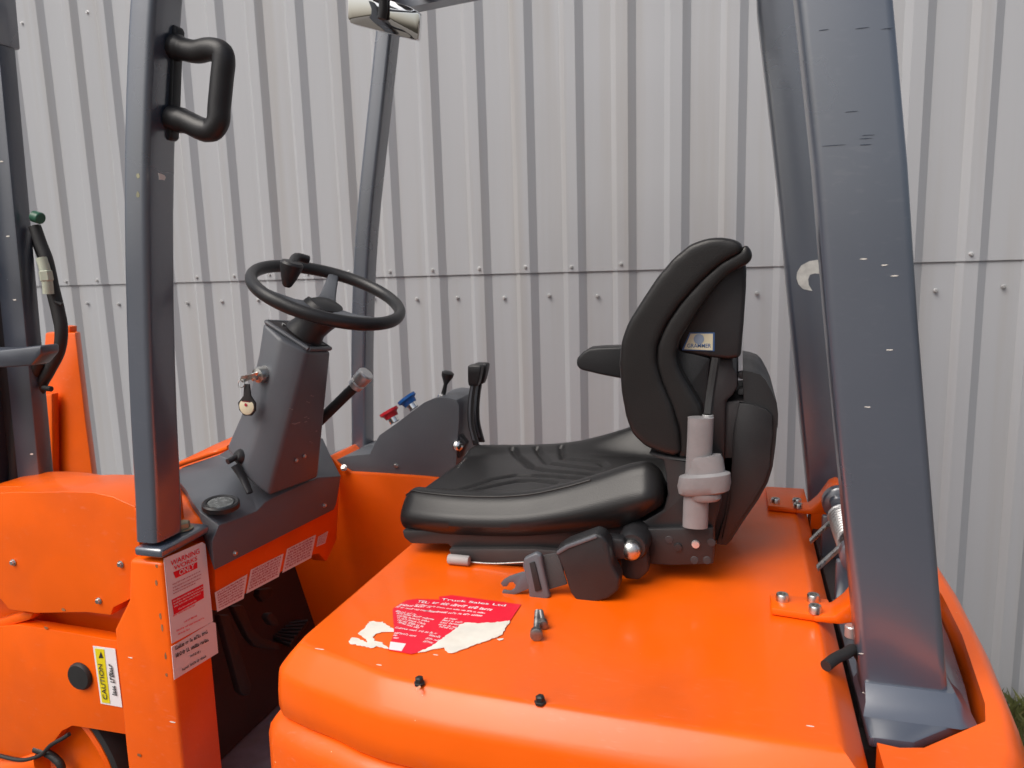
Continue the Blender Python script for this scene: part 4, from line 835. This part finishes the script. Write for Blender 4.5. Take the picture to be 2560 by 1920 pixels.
# knob boss on the belt mounting
kb = Vector((-0.184,-0.305,1.06))
kbo = lathe('belt_anchor', kb+Vector((.002, .075, .004)), (0, -1, 0), [(0, .030), (.062, .029), (.072, .024)], BLACKP, seat)
lathe('anchor_bolt', kb, (0, -1, 0), [(-.002, .019), (.004, .019), (.010, .017), (.015, .011), (.017, .001)], STEEL, kbo, 24)
prism('anchor_bracket', [(-0.206,-0.29,1.044),(-0.156,-0.29,1.059),(-0.153,-0.29,1.014),(-0.171,-0.29,0.995),(-0.196,-0.29,0.994),(-0.206,-0.29,1.004)], (0, .03, 0), BLACKP, seat, .006)
prism('reel_bracket', [(-0.238,-0.32,1.087),(-0.194,-0.32,1.085),(-0.189,-0.32,1.047),(-0.214,-0.32,1.042),(-0.229,-0.32,1.019),(-0.249,-0.32,1.023),(-0.253,-0.32,1.075)], (0, .03, 0), BLACKP, seat, .006)
brl = prism('belt_reel', [(-0.314,-0.362,1.068),(-0.294,-0.362,1.083),(-0.239,-0.362,1.108),(-0.226,-0.362,1.104),(-0.216,-0.362,1.09),(-0.21,-0.362,1.053),(-0.196,-0.362,1.026),(-0.198,-0.362,1.004),(-0.216,-0.362,0.987),(-0.257,-0.362,0.97),(-0.274,-0.362,0.975),(-0.286,-0.362,0.99),(-0.299,-0.362,1.033)], (0, .045, 0), BLACKP, seat, .007, 3)
prism('reel_slot_edge', [(-0.311,-0.365,1.068),(-0.292,-0.365,1.082),(-0.238,-0.365,1.106),(-0.234,-0.365,1.101),(-0.288,-0.365,1.076),(-0.308,-0.365,1.062)], (0, .006, 0), PLASTIC, brl, .002)
prism('belt_strap', [(-0.341,-0.36,1.056),(-0.309,-0.36,1.065),(-0.292,-0.36,1.006),(-0.331,-0.36,0.99)], (0, .004, 0), mat('belt_webbing_cloth', (.05, .05, .052), .8, bump=1, bscale=500), seat, .001)
bkl = prism('belt_buckle', [(-0.37,-0.372,1.053),(-0.347,-0.372,1.066),(-0.337,-0.372,1.062),(-0.335,-0.372,1.046),(-0.325,-0.372,0.992),(-0.322,-0.372,0.983),(-0.33,-0.372,0.975),(-0.356,-0.372,0.971),(-0.362,-0.372,0.979),(-0.364,-0.372,1.001),(-0.373,-0.372,1.039)], (0, .014, 0), PLASTIC, seat, .004, 3)
prism('buckle_slot', [(-0.359,-0.375,1.046),(-0.349,-0.375,1.05),(-0.337,-0.375,0.996),(-0.349,-0.375,0.992)], (0, .003, 0), RUBBER, bkl, .001)
prism('buckle_tongue', [(-0.417,-0.37,0.999),(-0.411,-0.37,1.007),(-0.399,-0.37,1.015),(-0.373,-0.37,1.026),(-0.363,-0.37,1.024),(-0.362,-0.37,0.994),(-0.376,-0.37,0.987),(-0.397,-0.37,0.976),(-0.412,-0.37,0.974),(-0.415,-0.37,0.982),(-0.412,-0.37,0.987),(-0.398,-0.37,0.986),(-0.39,-0.37,0.992),(-0.388,-0.37,0.999),(-0.393,-0.37,1.004),(-0.4,-0.37,1.002),(-0.405,-0.37,0.994),(-0.413,-0.37,0.993)], (0, .004, 0), PLASTIC, seat, .0012)
sl_ = [Vector(p) for p in [(-0.564,-0.266,0.992),(-0.517,-0.266,0.992)]]
done('slide_lever_grip', tube_bm(sl_, .0105, 12, sm=0), mat('pale_grip', (.36, .34, .335), .6), seat, .003, 2)
tube('slide_lever_wire', [(-0.521,-0.258,0.986),(-0.467,-0.258,0.988),(-0.402,-0.258,0.997)], .0018, STEEL, seat, seg=8)

# hinge hardware behind the seat ------------------------------------------------------
def plate(x0, x1, y0, y1, curve_x, parent):
    bm = bmesh.new(); z = .982; t = .013
    prism_bm([(x0, y0, z), (x1, y0-.012, z), (x1, y1, z), (x0, y1, z)], (0, 0, t), bm)
    o = done('hinge_plate', bm, ORANGE, parent, .003, 2)
    # lug curling up behind the hood edge
    pr = [(x1-.03, z+.0005), (x1+.01, z+.0005), (x1+.03, z+.006), (x1+.06, z+.035), (x1+.075, z+.070), (x1+.06, z+.082), (x1+.045, z+.075), (x1+.022, z+.036), (x1+.002, z+t+.002), (x1-.03, z+t-.0005)]
    done('hinge_lug', prism_bm([(a, y0-.012, b) for a, b in pr], (0, .055, 0)), ORANGE, o, .004, 2)
    return o
P1 = [(0.06,-0.348,0.994),(0.161,-0.366,0.994),(0.189,-0.328,0.994),(0.195,-0.259,0.994),(0.169,-0.292,0.994),(0.069,-0.31,0.994)]
P2 = [(0.073,0.211,0.994),(0.171,0.179,0.994),(0.201,0.253,0.994),(0.2,0.367,0.994),(0.166,0.376,0.994),(0.081,0.37,0.994)]
pl1 = plate(P1[0][0], P1[1][0]-.005, P1[0][1], P1[5][1]+.02, 0, F)
pl2 = plate(P2[0][0], P2[1][0]-.005, P2[0][1], P2[5][1], 0, F)
for p in [(0.079,-0.316,0.995),(0.13,-0.306,0.995),(0.129,-0.349,0.995)]: done('socket_bolt', socket_bolt_bm(p, (0, 0, 1), .0105, .013), STEEL, pl1)
for p in [(0.091,0.237,0.995),(0.14,0.244,0.995),(0.14,0.207,0.995)]: done('socket_bolt', socket_bolt_bm(p, (0, 0, 1), .0105, .011), STEEL, pl2)
ax0, ax1 = [Vector(p) for p in [(0.23,0.14,1.005),(0.213,0.0,1.002)]]
SX, SZ = .226, 1.006
hb_ = cyl('hinge_shaft', (SX, .30, SZ), (SX, -.42, SZ), .010, ZINC, F)
pts = []
for i in range(0, 11*14+1):
    t = i/14; a = t*2*math.pi; pts.append((SX+.026*math.cos(a), .13-.0145*t, SZ+.026*math.sin(a)))
done('torsion_spring', tube_bm(pts, .0046, 8, sm=0), ZINC, hb_)
lg = [Vector(p) for p in [(0.197,0.09,1.002),(0.151,0.01,0.982),(0.222,-0.02,1.008),(0.152,-0.133,0.982)]]
def spring_leg(a, b):
    d_ = (b-a).normalized(); s_ = Vector((0, 1, 0)); n__ = d_.cross(s_).normalized()
    bm = loft([[p+s_*x*.0072+n__*y*.0045 for x, y in ((-1, -1), (1, -1), (1, 1), (-1, 1))] for p in (a, b)])
    done('spring_leg', bm, STEEL, hb_, .001)
spring_leg(lg[0], lg[1]+Vector((0, 0, .003))); spring_leg(lg[2], lg[3]+Vector((0, 0, .003)))
for y in (.18, -.14): lathe('bearing_bracket', (SX, y, SZ+.02), (0, -1, 0), [(0, .038), (.022, .038), (.026, .033), (.027, .001)], GUARD, F)
cyl('bracket_cap_bolt', (SX-.008, .16, SZ+.025), (SX-.008, .138, SZ+.025), .016, GUARD, F)
box('hinge_channel', .186, .30, -.45, .36, .80, .90, DARKIN, F)
box('hinge_gusset', .188, .215, -.12, -.105, .90, 1.0, GUARD, F); box('hinge_gusset', .188, .26, .145, .16, .90, 1.0, GUARD, F)
ho = [(0.13,-0.509,0.988),(0.144,-0.489,0.99),(0.16,-0.471,0.99),(0.18,-0.449,0.985)]
tube('drain_hose', ho+[(ho[-1][0]+.03, ho[-1][1], .93)], .0085, RUBBER, F, seg=12)
cyl('hose_clip', (0.182,-0.373,0.97), Vector((0.182,-0.373,0.97))+Vector((0, 0, .02)), .010, ZINC, F)

# studs on hood, torn sticker ----------------------------------------------------------
for p in [(-0.44,-0.688,0.985),(-0.256,-0.69,0.985)]: lathe('hood_stud', (p[0], p[1], .979), (0, 0, 1), [(0, .0085), (.003, .0085), (.004, .0065), (.010, .0065), (.012, .004), (.012, .001)], RUBBER, hood, 6)
hN = (0, 0, 1)
stk = flat('torn_red_sticker', [(-0.585,-0.481,0.981),(-0.582,-0.461,0.981),(-0.576,-0.443,0.981),(-0.566,-0.436,0.981),(-0.558,-0.432,0.981),(-0.517,-0.426,0.981),(-0.523,-0.414,0.981),(-0.514,-0.41,0.981),(-0.502,-0.403,0.981),(-0.366,-0.41,0.981),(-0.367,-0.473,0.981),(-0.386,-0.483,0.981),(-0.415,-0.493,0.981),(-0.441,-0.498,0.981),(-0.447,-0.511,0.981),(-0.448,-0.522,0.981),(-0.452,-0.546,0.981),(-0.459,-0.566,0.981),(-0.465,-0.588,0.981),(-0.48,-0.611,0.981),(-0.486,-0.616,0.981),(-0.528,-0.613,0.981),(-0.543,-0.562,0.981),(-0.554,-0.539,0.981),(-0.569,-0.512,0.981)], REDINK, hood, hN, .0006, label='torn red and white dealer sticker')
def jag(poly, amp=.0016):
    out = []; rd = random.Random(5)
    for i in range(len(poly)):
        a, b = Vector(poly[i]), Vector(poly[(i+1) % len(poly)]); n = max(1, int((b-a).length/.004))
        for k in range(n): out.append(a.lerp(b, k/n)+Vector((rd.uniform(-amp, amp), rd.uniform(-amp, amp), 0)))
    return out
W_ = [[(-0.441,-0.499,0.981),(-0.415,-0.494,0.981),(-0.386,-0.483,0.981),(-0.367,-0.474,0.981),(-0.366,-0.5,0.981),(-0.367,-0.528,0.981),(-0.392,-0.559,0.981),(-0.425,-0.599,0.981),(-0.431,-0.598,0.981),(-0.444,-0.586,0.981),(-0.456,-0.594,0.981),(-0.461,-0.597,0.981),(-0.472,-0.607,0.981),(-0.478,-0.609,0.981),(-0.465,-0.587,0.981),(-0.459,-0.565,0.981),(-0.453,-0.545,0.981),(-0.448,-0.522,0.981),(-0.447,-0.51,0.981)],[(-0.547,-0.552,0.981),(-0.562,-0.541,0.981),(-0.58,-0.529,0.981),(-0.596,-0.531,0.981),(-0.603,-0.534,0.981),(-0.601,-0.554,0.981),(-0.601,-0.577,0.981),(-0.583,-0.588,0.981),(-0.571,-0.599,0.981),(-0.575,-0.6,0.981),(-0.595,-0.591,0.981),(-0.604,-0.592,0.981),(-0.604,-0.605,0.981),(-0.597,-0.61,0.981),(-0.575,-0.612,0.981),(-0.557,-0.615,0.981),(-0.553,-0.608,0.981),(-0.541,-0.609,0.981),(-0.53,-0.611,0.981),(-0.533,-0.606,0.981),(-0.548,-0.595,0.981),(-0.563,-0.591,0.981),(-0.573,-0.582,0.981),(-0.571,-0.569,0.981),(-0.562,-0.561,0.981),(-0.546,-0.558,0.981)],[(-0.536,-0.589,0.981),(-0.508,-0.589,0.981),(-0.505,-0.612,0.981),(-0.527,-0.612,0.981)],[(-0.37,-0.538,0.981),(-0.36,-0.533,0.981),(-0.359,-0.537,0.981),(-0.364,-0.542,0.981)]]
for i, p in enumerate(W_): flat('torn_paper', jag(p) if i in (0, 1) else p, WORN_W if i != 2 else WHITE, stk if i != 1 else stk, hN, .0009 if i in (0, 2) else .0004)
bm = bmesh.new()
for a, b, h in [[(-0.525,-0.444,0.981),(-0.408,-0.446,0.981),0.01],[(-0.552,-0.456,0.981),(-0.414,-0.459,0.981),0.005],[(-0.581,-0.466,0.981),(-0.519,-0.461,0.981),0.007],[(-0.583,-0.474,0.981),(-0.506,-0.476,0.981),0.006],[(-0.527,-0.476,0.981),(-0.418,-0.47,0.981),0.007],[(-0.576,-0.489,0.981),(-0.533,-0.494,0.981),0.006],[(-0.571,-0.496,0.981),(-0.495,-0.503,0.981),0.006],[(-0.566,-0.504,0.981),(-0.497,-0.512,0.981),0.006],[(-0.562,-0.511,0.981),(-0.503,-0.522,0.981),0.006],[(-0.558,-0.519,0.981),(-0.503,-0.531,0.981),0.006],[(-0.554,-0.526,0.981),(-0.506,-0.538,0.981),0.006],[(-0.55,-0.545,0.981),(-0.471,-0.548,0.981),0.006],[(-0.543,-0.562,0.981),(-0.5,-0.564,0.981),0.006],[(-0.481,-0.493,0.981),(-0.455,-0.493,0.981),0.006],[(-0.482,-0.501,0.981),(-0.444,-0.501,0.981),0.006],[(-0.482,-0.509,0.981),(-0.442,-0.51,0.981),0.006],[(-0.482,-0.517,0.981),(-0.446,-0.52,0.981),0.006],[(-0.478,-0.524,0.981),(-0.449,-0.526,0.981),0.006],[(-0.483,-0.555,0.981),(-0.459,-0.558,0.981),0.006],[(-0.484,-0.567,0.981),(-0.459,-0.569,0.981),0.006],[(-0.484,-0.577,0.981),(-0.461,-0.578,0.981),0.006],[(-0.541,-0.569,0.981),(-0.53,-0.57,0.981),0.006],[(-0.537,-0.577,0.981),(-0.527,-0.578,0.981),0.006]]: strip_bm((a[0], a[1], .9812+.0006), (b[0], b[1], .9812+.0006), (.25*h, .97*h, 0), 0, bm)
done('lettering', bm, WHITE, stk, norm=False, smooth=False, kind='stuff')
tt = [(-0.514,-0.425,0.982),(-0.391,-0.422,0.982),(-0.553,-0.444,0.982),(-0.53,-0.444,0.982)]
text('lettering', 'Truck Sales Ltd', (tt[0][0], tt[0][1]-.003, tt[0][2]), ud(tt[0], tt[1]), (.0, 1, 0), .008, WHITE, stk, .0004, ud(tt[0], tt[1]).length)
text('lettering', 'TEL:', (tt[2][0], tt[2][1]-.003, tt[2][2]), ud(tt[2], tt[3]), (.0, 1, 0), .009, WHITE, stk, .0004, ud(tt[2], tt[3]).length)
for i, p in enumerate([(-0.639,-0.636,0.98),(-0.522,-0.656,0.98),(-0.448,-0.607,0.98),(0.097,-0.654,0.98)]): chip(p, (.009 if i == 0 else .005, .0012), (0, 0, 1), hood, tw=.3)
chip((-0.436,-0.701,0.981), (.0035, .006), (0, 0, 1), hood, mat('pale_orange_chip', (.75, .35, .2), .5))

# loose bolts lying on hood ---------------------------------------------------------------
lb = [Vector(p) for p in [(-0.306,-0.525,0.99),(-0.327,-0.439,0.988),(-0.309,-0.486,0.985)]]
def loose(name, base, tip, r, label):
    e = empty(name, (base.x, base.y, .981), label=label, category='bolt', group='loose bolts on the orange hood')
    ax_ = tip-base; L_ = ax_.length
    BST = mat('dull_bolt_steel', (.26, .25, .24), .35, metal=.9, var=.3, vscale=80) if 'dull_bolt_steel' not in bpy.data.materials else bpy.data.materials['dull_bolt_steel']
    lathe('bolt_head', base-ax_.normalized()*.004, ax_, [(0, r*.8), (.001, r), (.011, r), (.012, r*.9)], BST, e, 20)
    prof = [(.010, r*.52)]
    n = int(L_/.0032)
    for i in range(4, n): prof += [(i*.0032, r*.54), (i*.0032+.0016, r*.44)]
    prof += [(L_, r*.30)]
    lathe('bolt_shank', base, ax_, prof, BST, e, 14)
loose('loose_bolt', lb[0]+Vector((0, 0, .001)), lb[1]+Vector((0, 0, .0)), .0105, 'longer loose bolt on the orange hood, its head towards the near edge')
loose('loose_bolt', lb[2]+Vector((.004, 0, .004)), lb[2]+Vector((-.012, .045, .006)), .0085, 'shorter loose bolt lying against the longer bolt on the orange hood')

# interior mirror ----------------------------------------------------------------------
mi = [(-0.8544,-0.0003,2.235),(-0.8626,0.0058,2.1893),(-0.868,0.0107,2.1528),(-0.8626,0.0124,2.1424),(-0.8541,0.0132,2.1386),(-0.7786,0.0197,2.1139),(-0.7108,0.0255,2.0921),(-0.7031,0.0257,2.0925),(-0.7,0.0246,2.1017),(-0.6927,0.0192,2.1419),(-0.6974,0.0182,2.1482),(-0.7167,0.0157,2.1604),(-0.77,0.0107,2.1806),(-0.8165,0.0059,2.2017),(-0.8338,0.0013,2.2298)]
n_m = Vector((.10, -1, .28)).normalized()
mir = prism('interior_mirror', mi, (0, .012, 0), CHROME, F, .004, 2)
cen = sum((Vector(p) for p in mi), Vector())/len(mi)
def curved_mirror():
    nn = Vector((.04, -1, -.14)).normalized(); bm = bmesh.new(); rings = []
    for k in range(7):
        q = .97*(1-k/7); rings.append([bm.verts.new(cen+(Vector(p)-cen)*q+nn*(.0012+.006*(.94-q*q))) for p in mi])
    for a, b in zip(rings, rings[1:]):
        for j in range(len(mi)): bm.faces.new((a[j], a[(j+1) % len(mi)], b[(j+1) % len(mi)], b[j]))
    bm.faces.new(rings[-1]); done('mirror_glass', bm, MIRROR, mir)
curved_mirror()
mb = [(-0.778,0.0,2.137),(-0.772,0.0,2.176),(-0.772,0.0,2.236)]
tube('mirror_stem', [mb[0], mb[1], (mb[2][0], .0, 2.33)], .010, BLACKP, mir, seg=12)
